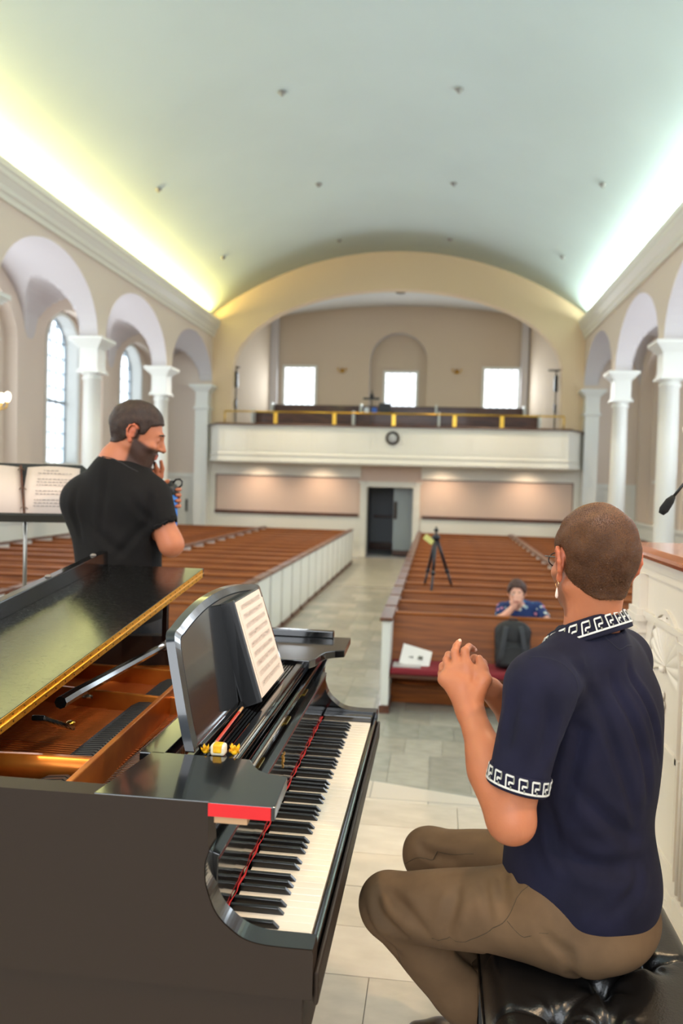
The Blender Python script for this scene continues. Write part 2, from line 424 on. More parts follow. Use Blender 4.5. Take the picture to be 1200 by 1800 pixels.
mb = MB(); mb.box(-2.1, -.6, YE+2.50, YE+2.6, FZ, FZ+.25); mb.box(-2.0, -1.25, YE+2.50, YE+2.6, .38, .46)
mb.build('dark_rail', DARKW, door)
mb = MB(); mb.box(-1.27, -.70, YE+.55, YE+.60, FZ+.18, 1.36)
dl = mb.build('door_leaf', mat('door_leaf_grey', (158, 166, 168), .5), door, label='open grey door leaf inside the doorway')
mb = MB(); mb.box(-1.25, -1.17, YE+.50, YE+.55, .45, .95); mb.build('push_plate', BRONZE, dl)
mb = MB(); mb.box(-1.27, -.70, YE+.54, YE+.61, FZ+.02, FZ+.18); mb.build('kick_plate', DARKW, dl)
# small aisle doors at both ends of the end wall
for n, (x0, x1, hx) in enumerate(((-7.86, -7.12, -7.28), (4.42, 5.25, 4.6))):
    mb = MB()
    mb.box(x0-.1, x0, YE-.05, YE+.02, FZ, 1.5); mb.box(x1, x1+.1, YE-.05, YE+.02, FZ, 1.5); mb.box(x0-.1, x1+.1, YE-.06, YE+.02, 1.5, 1.62)
    d = mb.build('door_%d' % (n+2), WHITE, kind='structure')
    mb = MB(); mb.box(x0, x1, YE-.03, YE+.0, FZ, 1.5)
    for a, b in ((-.45, .25), (.4, 1.35)):
        for c0, c1 in ((x0+.08, (x0+x1)/2-.04), ((x0+x1)/2+.04, x1-.08)):
            mb.box(c0, c1, YE-.038, YE-.03, a, b)
    mb.build('door_leaf', WHITE, d)
    mb = MB(); mb.box(hx-.03, hx+.03, YE-.06, YE-.03, .50, .86); mb.build('door_handle', BLACKP, d)
# pilasters and columns ----------------------------------------------------------
def pier_cap(mb, s=.185):
    for r, z0, z1 in ((s, 3.55, 4.0), (s+.02, 3.50, 3.55), (s+.05, 3.47, 3.50), (s+.03, 3.96, 4.0), (s+.07, 4.0, 4.04), (s+.11, 4.04, 4.08), (s+.15, 4.08, 4.15)):
        mb.box(-r, r, -r, r, z0, z1)
cap_mb = MB(); pier_cap(cap_mb)
def ordinal(n): return ['first', 'second', 'third', 'fourth', 'fifth', 'sixth', 'seventh', 'eighth', 'ninth', 'tenth', 'eleventh', 'twelfth', 'thirteenth', 'fourteenth', 'fifteenth', 'sixteenth', 'seventeenth'][n]
proto = None
for side, sg in (('left', -1), ('right', 1)):
    for k, y in enumerate([-.71]+COLX):
        lab = 'white round column carrying the %s arcade, %s from the end wall' % (side, ordinal(len(COLX)-k))
        if proto is None:
            col = thing('arcade_column', lab, 'column', (CX+sg*5.425, y, 0), 0, 'round columns of the two arcades')
            m = MB(); m.lathe([(.235, FZ+.22), (.245, FZ+.26), (.215, FZ+.32), (.178, FZ+.36), (.178, 1.0), (.172, 2.4), (.16, 3.34), (.185, 3.36), (.185, 3.40), (.165, 3.41), (.165, 3.455), (.2, 3.47)], (0, 0, 0), 28)
            m.build('shaft', WHITE, col)
            cap_mb.build('capital', WHITE, col)
            m = MB(); m.box(-.27, .27, -.27, .27, FZ, FZ+.22); m.build('plinth', WHITE, col)
            proto = col
        else:
            col = copy_tree(proto); col.location = (CX+sg*5.425, y, 0); col['label'] = lab
    m = MB(); yy = YE-.1; s = .185
    for r, z0, z1 in ((s, FZ, 4.0), (s+.02, 3.50, 3.55), (s+.05, 3.46, 3.50), (s+.03, 3.96, 4.0), (s+.07, 4.0, 4.04), (s+.11, 4.04, 4.08), (s+.15, 4.08, 4.15), (s+.04, FZ, FZ+.25)):
        xx = CX+sg*5.425; m.box(xx-r, xx+r, yy-r-.1, YE, z0, z1)
    m.build('trim_%d' % (1 if sg < 0 else 2), WHITE, kind='structure')
# ---- gallery --------------------------------------------------------------------
mb = MB(); GB = 27.0
wall_hole(mb, lambda u, z: (u, GB, z), -5.75, 2.78, 2.0, 8.0, -1.46, .96, 2.2, 5.58, .96, 24)
mb2 = MB()
reveal(mb2, lambda u, z, t: (u, t, z), -1.46, .96, 2.2, 5.58, .96, GB, GB+.45, 24)
# cut-outs for the two side windows are laid as recessed boxes in front of the wall plane
mb.add([(-2.6, GB+.45, 2.0), (-.3, GB+.45, 2.0), (-.3, GB+.45, 6.8), (-2.6, GB+.45, 6.8)], [(0, 1, 2, 3)])
for nm_, a_, b_ in (('left', (-5.75, GB), (-6.75, YE+.3)), ('right', (2.78, GB), (3.95, YE+.3))):
    sm_ = MB(); sm_.add([(*a_, 2.0), (*b_, 2.0), (*b_, 8), (*a_, 8)], [(0, 1, 2, 3)]); sm_.build('wall_gallery_'+nm_, mat('plaster_taupe', (204, 186, 164), .85), kind='structure')
gw = mb.build('wall_gallery', mat('plaster_taupe', (204, 186, 164), .85), kind='structure')
mb2.build('niche_reveal', REVEAL, gw)
mb = MB()
mb.box(-5.80, -5.55, GB-.25, GB+.01, 2.0, 7.6); mb.box(2.58, 2.80, GB-.25, GB+.01, 2.0, 7.6)
mb.build('corner_pier', REVEAL, gw)
mb = MB(); xs = [-7.2+.4*i for i in range(30)]
f2 = lambda x: 7.42-(x-CX)**2*.02
v = [(x, y, f2(x)) for y in (YE+.3, 29) for x in xs]
mb.add(v, [(i, i+1, 30+i+1, 30+i) for i in range(29)], True)
mb.build('ceiling_gallery', mat('plaster_grey_white', (204, 202, 196), .8), kind='structure')
mb = MB(); mb.lathe([(.16, 0), (.16, -.04), (.12, -.06)], (-1.35, 25.0, 7.44), 16); mb.build('ceiling_light', BRONZE, gw)
mb = MB(); mb.prism([(-5.97, 21.5), (3.28, 21.5), (3.82, 22.6), (4.0, 28), (-6.8, 28), (-6.58, 22.6)], lambda u, v, t: (u, v, t), 1.985, 2.06); mb.box(-6.0, 3.2, 22.90, 26.9, 2.06, 2.46); mb.box(-5.7, 2.9, 24.15, 26.9, 2.46, 2.80)
mb.build('floor_gallery', mat('soffit_paint', (216, 206, 190), .7), kind='structure')
for n, (x0, x1, z0, z1, y) in enumerate(((-5.31, -4.29, 4.07, 5.33, GB), (-1.90, -.87, 3.95, 5.24, GB+.45), (1.42, 2.50, 4.06, 5.33, GB))):
    m = MB(); w_ = .09
    m.box(x0-w_, x0, y-.07, y-.002, z0-w_, z1+w_); m.box(x1, x1+w_, y-.07, y-.002, z0-w_, z1+w_)
    m.box(x0, x1, y-.07, y-.002, z1, z1+w_); m.box(x0, x1, y-.09, y-.002, z0-w_, z0)
    wo = m.build('window_%d' % (20+n), WHITE, kind='structure')
    m = MB(); m.box(x0, x1, y-.02, y-.002, z0, z1); m.build('pane', mat('bright_gallery_glass', (240, 245, 250), .2, emit=(240, 247, 255), estr=2.0), wo)
    m = MB()
    for k in range(1, 5):
        u = x0+(x1-x0)*k/5; m.box(u-.016, u+.016, y-.035, y-.02, z0, z1)
    for k in range(1, 4):
        u = z0+(z1-z0)*k/4; m.box(x0, x1, y-.035, y-.02, u-.01, u+.01)
    m.build('muntins', mat('sash_grey', (150, 160, 166), .5), wo)
# balcony parapet
path = [(-6.68, YE), (-6.03, 21.4), (3.34, 21.4), (3.92, YE)]
mb = MB()
mb.sweep([(-.12, 1.98), (0.03, 1.98), (.03, 2.04), (.01, 2.06), (.01, 2.14), (.03, 2.16), (.03, 2.19), (0, 2.21), (0, 2.92), (.03, 2.94), (.03, 2.97), (-.12, 2.97)], path)
mb.prism([(-5.97, 21.45), (3.28, 21.45), (3.82, 22.6), (-6.58, 22.6)], lambda u, v, t: (u, v, t), 1.955, 1.984)
bal = mb.build('balcony_parapet', WHITEB, kind='structure')
mb = MB(); mb.sweep([(-.17, 2.97), (.07, 2.97), (.09, 2.99), (.07, 3.02), (-.17, 3.02)], path); mb.build('ledge', DARKW, bal)
npan = 11; x0 = -6.03+.06; wd = (9.37-.12)/npan
m0 = MB(); a, b = .05, wd-.05
for (p, q_, r, s_) in ((a, b, 2.30, 2.325), (a, b, 2.83, 2.855)): m0.box(p, q_, -.012, .002, r, s_)
for p in (a, b-.025): m0.box(p, p+.025, -.012, .002, 2.30, 2.855)
m0.box(a+.06, b-.06, -.006, .002, 2.385, 2.77)
for k in range(npan):
    if k == 0: o0 = m0.build('raised_panel', WHITEB, bal); o = o0
    else: o = o0.copy(); COL.objects.link(o)
    o.location = (x0+k*wd, 21.40, 0)
# clock
ck = thing('wall_clock', 'round wall clock with a dark rim on the white balcony front', 'clock', (-1.25, 21.385, 2.69))
m = MB(); m.lathe([(.125, -.01), (.14, -.045), (.175, -.05), (.185, -.02), (.185, .0)], (0, 0, 0), 32, 'y'); m.build('rim', BRONZE, ck)
m = MB(); m.lathe([(.13, -.012), (.13, -.008)], (0, 0, 0), 32, 'y'); m.build('dial', mat('clock_dial', (205, 205, 200), .4), ck)
m = MB(); m.beam((0, -.018, 0), (.045, -.018, .06), .01, .004, (0, 1, 0)); m.beam((0, -.02, 0), (-.08, -.02, .03), .007, .004, (0, 1, 0)); m.build('hands', BLACKP, ck)
# brass rail
br = thing('brass_rail', 'polished brass handrail standing on the balcony ledge', 'rail', (CX, 21.5, 3.02))
pth = [(-6.0, 22.2), (-5.90, 21.5), (3.22, 21.5), (3.34, 22.2)]
m = MB(); m.tube([(x-CX, y-21.5, .33) for x, y in pth[1:3]], .024, 10); m.tube([(pth[1][0]-CX, 0, .33), (pth[1][0]-CX, 0, 0)], .02, 8); m.tube([(pth[2][0]-CX, 0, .33), (pth[2][0]-CX, 0, 0)], .02, 8)
m.build('handrail', BRASS, br)
for u in (-4.47, -2.85, -1.24, .38, 1.42+.2):
    m = MB(); m.box(u-CX-.05, u-CX+.05, -.02, .02, 0, .31); m.build('post', BRASS, br)
# gallery pews: tiers of dark backs with white ends
for r, (gy, gz, xa, xb) in enumerate(((22.95, 2.46, -5.45, 2.75), (24.2, 2.80, -5.15, 2.45))):
    g = thing('gallery_pew', 'dark wooden gallery pew, %s row behind the brass rail' % ordinal(r), 'pew', (xa, gy, gz), 0, 'pews of the gallery')
    m = MB(); m.box(0, xb-xa, .35, .39, .38, 1.0); m.box(0, xb-xa, .33, .41, 1.0, 1.04); m.build('backrest', DARKW, g)
    m = MB(); m.box(0, xb-xa, 0, .36, .38, .43); m.build('seat', DARKW, g)
    for u in (-.03, (xb-xa)*.36, (xb-xa)*.66, xb-xa+.03):
        m = MB(); m.box(u-.03, u+.03, -.02, .42, 0, 1.08); m.build('end_panel', WHITE, g)
# sconces on the gallery wall
for k, gx in enumerate((-3.35, .50)):
    s = thing('wall_sconce', 'brass wall sconce on the gallery wall, %s of the round-headed niche' % ('left', 'right')[k], 'sconce', (gx, GB, 5.25), 0, 'gallery sconces')
    m = MB(); m.lathe([(.07, 0), (.075, -.02), (.04, -.05), (.03, -.09)], (0, 0, 0), 16, 'y'); m.build('backplate', BRASS, s)
    m = MB()
    for sx in (-1, 1): m.tube([(0, -.08, 0), (sx*.06, -.12, -.06), (sx*.13, -.12, -.04), (sx*.14, -.12, .03)], .012, 8); m.lathe([(.01, .02), (.035, .04), (.03, .07)], (sx*.14, -.12, 0), 10)
    m.build('arm', BRASS, s)
# column loudspeakers at the gallery sides
for k, (gx, gy) in enumerate(((-5.98, 22.98), (3.18, 22.98))):
    s = thing('column_loudspeaker', 'slim dark loudspeaker on a stand at the %s end of the gallery' % ('left', 'right')[k], 'loudspeaker', (gx, gy, 3.02), 0, 'gallery loudspeakers')
    m = MB(); m.tube([(0, 0, 0), (0, 0, 1.75)], .018, 8); m.build('pole', BLACKP, s)
    m = MB(); m.box(-.05, .05, -.05, .05, 1.15, 1.6); m.build('enclosure', BLACKP, s, bevel=.008); m = MB(); m.box(-.035, .035, -.04, .04, .55, .8); m.build('control_box', BLACKP, s, bevel=.008)
    m = MB(); m.box(-.22, .10, -.03, .03, 1.72, 1.76); m.build('bracket', BLACKP, s)
# music things left in the gallery
s = thing('gallery_microphone_stand', 'black T-shaped microphone stand before the niche window in the gallery', 'stand', (-1.96, 22.75, 2.065))
m = MB(); m.tube([(0, 0, 0), (0, 0, 2.05)], .014, 8); m.build('pole', BLACKP, s)
m = MB(); m.box(-.24, .22, -.02, .02, 1.78, 1.84); m.lathe([(.05, 1.84), (.06, 1.9), (.03, 1.95)], (0, 0, 0), 10); m.build('crossbar', BLACKP, s)
s = thing('gallery_monitor', 'small black monitor on the gallery pew below the niche window', 'monitor', (-1.62, 23.32, 3.505))
m = MB(); m.box(-.17, .17, -.02, .02, .05, .30); m.build('screen', BLACKP, s, bevel=.006)
m = MB(); m.box(-.03, .03, -.02, .02, 0, .06); m.box(-.08, .08, -.05, .05, 0, .012); m.build('foot', BLACKP, s)
for k, (gx, c, nm, z) in enumerate(((-2.15, (225, 228, 232), 'white', 3.5), (-1.92, (50, 105, 200), 'blue', 3.5))):
    m = MB(); m.box(-.07, .07, -.03, .03, 0, .17); tag(m.build('folder', mat('folder_'+nm, c, .5), loc=(gx, 23.32, z+.006), bevel=.01), nm+' folder standing on the gallery pew beside the monitor', 'folder')
# ================================================================== PEWS
def make_pew(sg, label):
    L = 5.45
    X = lambda a, b: sorted((sg*a, sg*b))
    p = thing('pew', label, 'pew', (0, 0, 0))
    for i, u in enumerate((0, 2.33, L)):
        m = MB(); m.box(*X(u-.0 if u else 0, u+.075), 0, .66, .07, .865); e = m.build('end_panel', WHITE, p, bevel=.006)
        m = MB(); m.prism([(-.03, .865), (-.045, .88), (-.03, .895), (.69, .895), (.70, .88), (.69, .865)], lambda a, b, t: (sg*t, a, b), u-.02, u+.095)
        m.build('end_cap', CAPW, e)
        m = MB(); m.box(*X(u-.012, u+.087), -.015, .675, 0, .07); m.build('plinth', CAPW, e)
    m = MB()
    m.prism([(.44, .40), (.465, .40), (.60, .84), (.575, .84)], lambda a, b, t: (sg*t, a, b), .075, L)
    m.build('backrest', PEWW, p)
    m = MB(); m.prism([(.565, .835), (.56, .85), (.575, .862), (.615, .862), (.62, .848), (.612, .835)], lambda a, b, t: (sg*t, a, b), .075, L); m.build('top_rail', PEWW, p)
    m = MB(); m.box(*X(.075, L), .02, .47, .33, .36); m.build('seat', DARKW, p)
    m = MB(); m.box(*X(.08, 2.32), .01, .44, .361, .42); m.box(*X(2.41, L-.01), .01, .44, .361, .42); c = m.build('cushion', RED, p, bevel=.02)
    m = MB(); m.box(*X(.075, L), .46, .48, .30, .40); m.build('rear_rail', PEWW, p)
    m = MB(); m.box(*X(.075, L), .40, .43, 0, .15); m.build('kick_board', PEWW, p)
    m = MB(); m.box(*X(.075, L), .42, .60, .15, .17); m.box(*X(.075, L), .585, .60, .0, .40); m.build('book_shelf', PEWW, p)
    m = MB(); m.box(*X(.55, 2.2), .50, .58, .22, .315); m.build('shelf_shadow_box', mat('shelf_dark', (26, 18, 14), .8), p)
    return p
NROW = 17; PY = 7.35; PITCH = .80
for sg, x0, nm in ((1, -.475, 'right'), (-1, -2.19, 'left')):
    pr = None
    for r in range(NROW):
        lab = 'oak pew with white ends, %s row from the front, %s of the aisle' % (ordinal(r), nm)
        if pr is None: o = pr = make_pew(sg, lab)
        else: o = copy_tree(pr); o['label'] = lab
        o['group'] = 'pews %s of the centre aisle' % nm
        o.location = (x0, PY+PITCH*r, FZ)
# things lying on and under the front pew
m = MB(); m.obox((0, 0, 0), (.14, .0, -.018), (.0, .095, .03), (.0, -.001, .003))
PAPER = mat('white_paper', (232, 228, 220), .7)
pm = m.build('open_booklet', PAPER, loc=(-.16, 7.56, -.148)); pm.rotation_euler = (math.radians(38), math.radians(8), math.radians(-6))
tag(pm, 'white booklet with two small dark pictures leaning at the left end of the front pew', 'booklet')
m = MB()
for u in (-.045, .045): m.box(u-.022, u+.022, -.02, .02, .004, .007)
m.build('printed_picture', mat('print_grey', (96, 96, 88), .7), pm)
m = MB(); m.box(-.13, .13, -.09, .09, 0, .012)
tag(m.build('magazine', mat('paper_grey', (182, 176, 172), .6), loc=(-.24, 7.50, FZ+.421)), 'grey magazine lying flat on the red cushion of the front pew', 'magazine')
m = MB(); m.box(-.15, .15, -.02, .0, 0, .055)
tag(m.build('white_hymnal', PAPER, loc=(.07, 7.845, FZ+.23)), 'white book lying in the dark shelf gap below the front pew', 'book')
# ================================================================== TRIPOD
tp = thing('camera_tripod', 'black camera tripod standing among the pews right of the aisle', 'tripod', (-.005, 10.15, 0))
ap = Vector((0, 0, .84)); LEGM = mat('tripod_black', (38, 40, 46), .35, .3)
m = MB(); m.tube([(0, 0, .74), (0, 0, .93)], .016, 10); m.lathe([(.02, .90), (.032, .915), (.032, .93), (.012, .94), (.012, .965)], (0, 0, 0), 12); m.lathe([(.05, .80), (.055, .83), (.04, .86)], (0, 0, 0), 12)
m.build('centre_column', LEGM, tp)
feet = [(-.06, -.50, -.22), (-.215, .30, -.22), (.36, .30, -.22)]
for f in feet:
    d = Vector(f)-ap; m = MB()
    m.tube([ap+d*0.02, ap+d*.42], .021, 10); m.tube([ap+d*.40, ap+d*.72], .016, 10); m.tube([ap+d*.70, ap+d], .011, 8)
    m.tube([ap+d*.40, ap+d*.44], .026, 10); m.tube([ap+d*.70, ap+d*.735], .022, 10)
    m.build('leg', LEGM, tp)
m = MB(); m.obox((-.09, -.02, .80), (.055, 0, -.04), (0, .004, 0), (.02, 0, .03)); m.build('tag', mat('yellow_tag', (222, 216, 130), .6), tp, label='yellow paper tag')
# ================================================================== PULPIT
PW = mat('pulpit_white', (228, 218, 204), .4, bump=.02)
PULW = wood('pulpit_mahogany', (166, 92, 44), (134, 68, 32), .22, (8, 1, 8), 3., .5)
pu = thing('pulpit', 'white panelled pulpit with carved shell niche and varnished wooden top', 'pulpit', (.80, 1.5, 0))
def P_(y): return y-1.5
m = MB(); m.box(0, 1.1, P_(1.5), P_(3.22), 0, 1.255); m.build('body', PW, pu)
m = MB()
m.box(-.035, 0, P_(1.5), P_(3.22), 0, .14); m.box(-.02, 0, P_(1.5), P_(3.22), .14, .17)
m.box(-.02, 0, P_(1.5), P_(3.24), 1.22, 1.255); m.box(-.012, 0, P_(1.5), P_(3.24), 1.19, 1.22); m.box(-.018, 0, P_(1.5), P_(3.24), 1.035, 1.055); m.box(-.01, 0, P_(1.5), P_(3.24), 1.02, 1.035)
m.build('moulding', PW, pu)
for y0, y1 in ((3.13, 3.22), (2.46, 2.56), (1.9, 2.0)):
    m = MB(); m.box(-.022, 0, P_(y0), P_(y1), .17, 1.0)
    for k in range(3):
        yy = y0+(y1-y0)*(k+.5)/3; m.tube([(-.024, P_(yy), .25), (-.024, P_(yy), .93)], .007, 6)
    m.build('pilaster', PW, pu)
    m = MB()
    for e, z0, z1 in ((.012, .965, .98), (.003, .98, 1.0), (.012, 1.0, 1.01), (.022, 1.01, 1.035)): m.box(-.022-e, 0, P_(y0)-e, P_(y1)+e, z0, z1)
    m.box(-.040, 0, P_(y0)-.016, P_(y1)+.016, 1.034, 1.058)
    m.build('pilaster_capital', PW, pu)
    m = MB(); m.box(-.03, 0, P_(y0)-.008, P_(y1)+.008, 1.055, 1.19); m.build('frieze_block', PW, pu)
    m = MB(); m.box(-.03, 0, P_(y0)-.008, P_(y1)+.008, .17, .23); m.build('pilaster_base', PW, pu)
# shell niche: arched surround, ribbed fan and hub
hy, hz = P_(2.845), .90
m = MB()
for (r0, r1, d) in ((.178, .196, -.012), ):
    n = 28
    for k in range(n):
        a, b = PI*k/n, PI*(k+1)/n
        q = lambda t, r, x: (x, hy+math.cos(t)*r, hz+math.sin(t)*r)
        m.add([q(a, r0, d), q(b, r0, d), q(b, r1, d), q(a, r1, d), q(a, r0, 0), q(b, r0, 0), q(b, r1, 0), q(a, r1, 0)], [(0, 1, 2, 3), (3, 2, 6, 7), (1, 0, 4, 5)])
for s_ in (-1, 1): m.box(-.012, 0, hy+s_*.187-.009, hy+s_*.187+.009, .30, hz)
m.build('niche_surround', PW, pu)
m = MB(); NA, NR_, ribs = 130, 10, 13
v = []
for i in range(NA+1):
    a = -.25+(PI+.5)*i/NA
    for j in range(NR_+1):
        t = j/NR_; rr = t*(.170+.006*abs(math.cos(a*ribs/2)))
        dep = -.002-.004*math.sin(PI*t)-.009*t*abs(math.cos((a+.25)*ribs*PI/(PI+.5)))
        v.append((dep, hy+math.cos(a)*rr, hz+math.sin(a)*rr))
m.add(v, [(i*(NR_+1)+j, i*(NR_+1)+j+1, (i+1)*(NR_+1)+j+1, (i+1)*(NR_+1)+j) for i in range(NA) for j in range(NR_)], True)
m.build('shell_carving', PW, pu)
m = MB(); m.lathe([(.001, -.016), (.009, -.014), (.013, -.008), (.014, 0)], (-.008, hy, hz-.01), 14, 'x'); m.build('shell_hub', PW, pu)
m = MB()
for k in range(5): m.lathe([(.003, -.012), (.012, -.009), (.013, 0)], (-.004, hy+.012*math.sin(k*2), .80-.016*k), 8, 'x')
m.box(-.012, 0, hy-.008, hy+.008, .64, .72)
m.build('pendant_carving', PW, pu)
m = MB(); m.box(-.012, 0, P_(2.63), P_(3.07), .25, .27); m.box(-.0125, 0, P_(2.63), P_(2.645), .27, .62); m.box(-.0125, 0, P_(3.055), P_(3.07), .27, .62); m.box(-.012, 0, P_(2.63), P_(3.07), .62, .64); m.build('lower_panel', PW, pu)
m = MB()
m.prism([(-.055, 1.262), (-.062, 1.275), (-.055, 1.285), (-.045, 1.292), (-.035, 1.30), (1.12, 1.30), (1.12, 1.258), (-.045, 1.258)], lambda a, b, t: (a, t, b), P_(1.5), P_(3.28))
m.build('top', PULW, pu)
m = MB(); m.box(.22, .26, P_(1.7), P_(2.95), 1.30, 1.335); m.box(.22, 1.0, P_(2.91), P_(2.95), 1.30, 1.335); m.build('reading_ledge', PULW, pu)
mc = thing('gooseneck_microphone', 'black gooseneck microphone curving over the pulpit edge', 'microphone', (1.08, 2.40, 1.30))
def wp(pts, o): return [tuple(Vector(p)-Vector(o)) for p in pts]
O = (1.12, 2.40, 1.30)
arc = [(1.12, 2.4, 1.31), (1.12, 2.4, 1.48), (1.09, 2.4, 1.56), (1.02, 2.4, 1.60), (.93, 2.4, 1.60), (.84, 2.4, 1.585), (.785, 2.4, 1.562), (.742, 2.4, 1.528), (.716, 2.4, 1.492)]
m = MB(); m.tube(wp(arc, O), .0042, 10); m.build('gooseneck', BLACKP, mc)
m = MB(); m.tube(wp([(.716, 2.4, 1.492), (.706, 2.4, 1.478), (.690, 2.4, 1.452), (.683, 2.4, 1.44)], O), [.006, .012, .0135, .008], 14); m.build('microphone_head', mat('foam_black', (14, 14, 15), .9, bump=.4, bscale=500), mc)
m = MB(); m.lathe([(.045, 0), (.045, .012), (.014, .02), (.01, .03)], (0, 0, 0), 18); m.build('base', BLACKP, mc)
# ================================================================== MUSIC STAND
ms = thing('music_stand', 'black music stand behind the piano holding an open ring binder', 'music stand', (-1.825, 3.36, 0), math.radians(20))
SM = mat('stand_black', (34, 34, 34), .45, .2)
th = math.radians(42); cx = -.015; cz = 1.425
def sp(u, w, d=0): # desk coords: u right, w up along desk, d out of the desk
    return (cx+u, math.sin(th)*w-math.cos(th)*d, cz+math.cos(th)*w+math.sin(th)*d)
m = MB()
m.add([sp(-.245, -.165), sp(.245, -.165), sp(.245, .14), sp(.22, .168), sp(-.22, .168), sp(-.245, .14)]+[sp(-.245, -.165, -.004), sp(.245, -.165, -.004), sp(.245, .14, -.004), sp(.22, .168, -.004), sp(-.22, .168, -.004), sp(-.245, .14, -.004)], [(0, 1, 2, 3, 4, 5), (11, 10, 9, 8, 7, 6)]+[(i, (i+1) % 6, 6+(i+1) % 6, 6+i) for i in range(6)])
m.build('desk', SM, ms)
m = MB(); m.obox(sp(0, -.166, .02), (.245, 0, 0), (0, -math.cos(th)*.024, math.sin(th)*.024), (0, math.sin(th)*.006, math.cos(th)*.006)); m.build('lip', SM, ms)
m = MB(); m.tube([(0, .06, 1.36), (0, 0, 1.30), (0, 0, .62)], .008, 10); m.tube([(0, 0, .75), (0, 0, .05)], .012, 10); m.build('pole', mat('steel_pole', (150, 146, 138), .3, .9), ms)
for a in (90, 210, 330):
    m = MB(); c, s_ = math.cos(math.radians(a)), math.sin(math.radians(a)); m.tube([(0, 0, .16), (c*.12, s_*.12, .10), (c*.27, s_*.27, .012)], .009, 8); m.build('leg', SM, ms)
bd = thing('ring_binder', 'open ring binder with printed sheet music on the music stand', 'binder', (-1.825, 3.36, 0), math.radians(20)); ms.scale = bd.scale = (1.11, 1.11, 1.0)
def page(parent, u0, u1, tw, mtl, name, d0=.006, d1=.012):
    m = MB(); n = 8; v = []
    for i in range(n+1):
        t = i/n; u = u0+(u1-u0)*t; d = d0+d1*math.sin(PI*t)
        v += [sp(u+tw*.5, -.14, d+.0), sp(u-tw*.5, .14, d)]
    m.add(v, [(2*i, 2*i+2, 2*i+3, 2*i+1) for i in range(n)], True)
    o = m.build(name, mtl, parent); so = o.modifiers.new('s', 'SOLIDIFY'); so.thickness = .003; so.offset = -1
    return o
SHEET = mat('sheet_paper', (204, 186, 174), .75)
page(bd, -.225, .0, .045, SHEET, 'left_page'); rp = page(bd, .008, .215, .0, SHEET, 'right_page')
m = MB(); m.obox(sp(.004, 0, .009), Vector(sp(.026, -.145))-Vector(sp(.004, 0)), (.004, 0, 0), (0, -.006*math.cos(th), .006*math.sin(th))); m.build('spine', DARKW, bd)
for w_ in (-.11, .0, .115):
    m = MB(); u = .004-w_*.155; m.tube([sp(u-.012, w_, .012), sp(u-.006, w_, .024), sp(u+.006, w_, .024), sp(u+.014, w_, .012)], .0018, 8); m.build('ring', mat('ring_metal', (120, 90, 70), .35, .8), bd)
m = MB()
for r_ in range(13):
    if r_ in (2, 6, 9): continue
    w_ = .108-.0175*r_
    x1 = .19-.012*((r_*7) % 3); x = .055+(.02 if r_ == 0 else 0)
    while x < (x1 if r_ else .12):
        l = .006+.01*((r_*13+int(x*1000)) % 5)/5
        m.add([sp(x, w_, .021), sp(x+l, w_, .021), sp(x+l, w_+.004, .021), sp(x, w_+.004, .021)], [(0, 1, 2, 3)]); x += l+.004
m.build('printed_lines', mat('ink_grey', (128, 116, 112), .8), rp, kind='stuff')
# ================================================================== GRAND PIANO
PB = mat('piano_black', (14, 14, 15), .13, coat=.6, spec=.6)
PBS = mat('piano_satin_brown_black', (40, 29, 21), .48, coat=.0, spec=.32)
# lid lacquer: worn with fine swirling scratches
def scratched():
    m = bpy.data.materials.new('piano_lid_scratched'); m.use_nodes = True; nt = m.node_tree; b = nt.nodes['Principled BSDF']
    b.inputs['Base Color'].default_value = (*lin(17, 17, 17), 1); b.inputs['Specular IOR Level'].default_value = .75
    tc = nt.nodes.new('ShaderNodeTexCoord'); mp = nt.nodes.new('ShaderNodeMapping'); mp.inputs['Scale'].default_value = (22, 240, 22); mp.inputs['Rotation'].default_value = (0, 0, .5)
    nt.links.new(tc.outputs['Object'], mp.inputs[0])
    n = nt.nodes.new('ShaderNodeTexNoise'); n.inputs['Scale'].default_value = 3.; n.inputs['Detail'].default_value = 6; n.inputs['Distortion'].default_value = 1.2
    nt.links.new(mp.outputs[0], n.inputs[0])
    r = nt.nodes.new('ShaderNodeValToRGB'); r.color_ramp.elements[0].position = .45; r.color_ramp.elements[1].position = .75
    r.color_ramp.elements[0].color = (.13, .13, .13, 1); r.color_ramp.elements[1].color = (.34, .34, .34, 1)
    nt.links.new(n.outputs[0], r.inputs[0]); nt.links.new(r.outputs[0], b.inputs['Roughness'])
    bp = nt.nodes.new('ShaderNodeBump'); bp.inputs['Strength'].default_value = .035; bp.inputs['Distance'].default_value = .001
    nt.links.new(n.outputs[0], bp.inputs['Height']); nt.links.new(bp.outputs[0], b.inputs['Normal'])
    return m
PLID = scratched()
GOLD = mat('gilded_iron_plate', (222, 136, 52), .32, .7, rgb2=(190, 104, 36), vscale=8.)
HINGE = mat('brass_piano_hinge', (236, 176, 62), .28, .75, bump=.3, bscale=120)
COPPER = mat('copper_wound_string', (226, 132, 70), .35, .6)
STEEL = mat('steel_string', (150, 140, 128), .3, .9)
FELTR = mat('red_felt', (176, 26, 30), .95, bump=.3, bscale=300)
SBRD = mat('soundboard_spruce', (206, 112, 46), .35, coat=.3, rgb2=(176, 86, 32), vscale=4., stretch=(1, 14, 1))
Y0, Y1 = 1.235, 2.62
po = (-.90, 1.93, 0)
pn = thing('grand_piano', 'black grand piano with propped lid and open keyboard', 'piano', po)
class PMB(MB):
    def build(s, *a, **k):
        if a[2] is pn if len(a) > 2 else False:
            s.v = [(x-po[0], y-po[1], z-po[2]) for x, y, z in s.v]
        return MB.build(s, *a, **k)
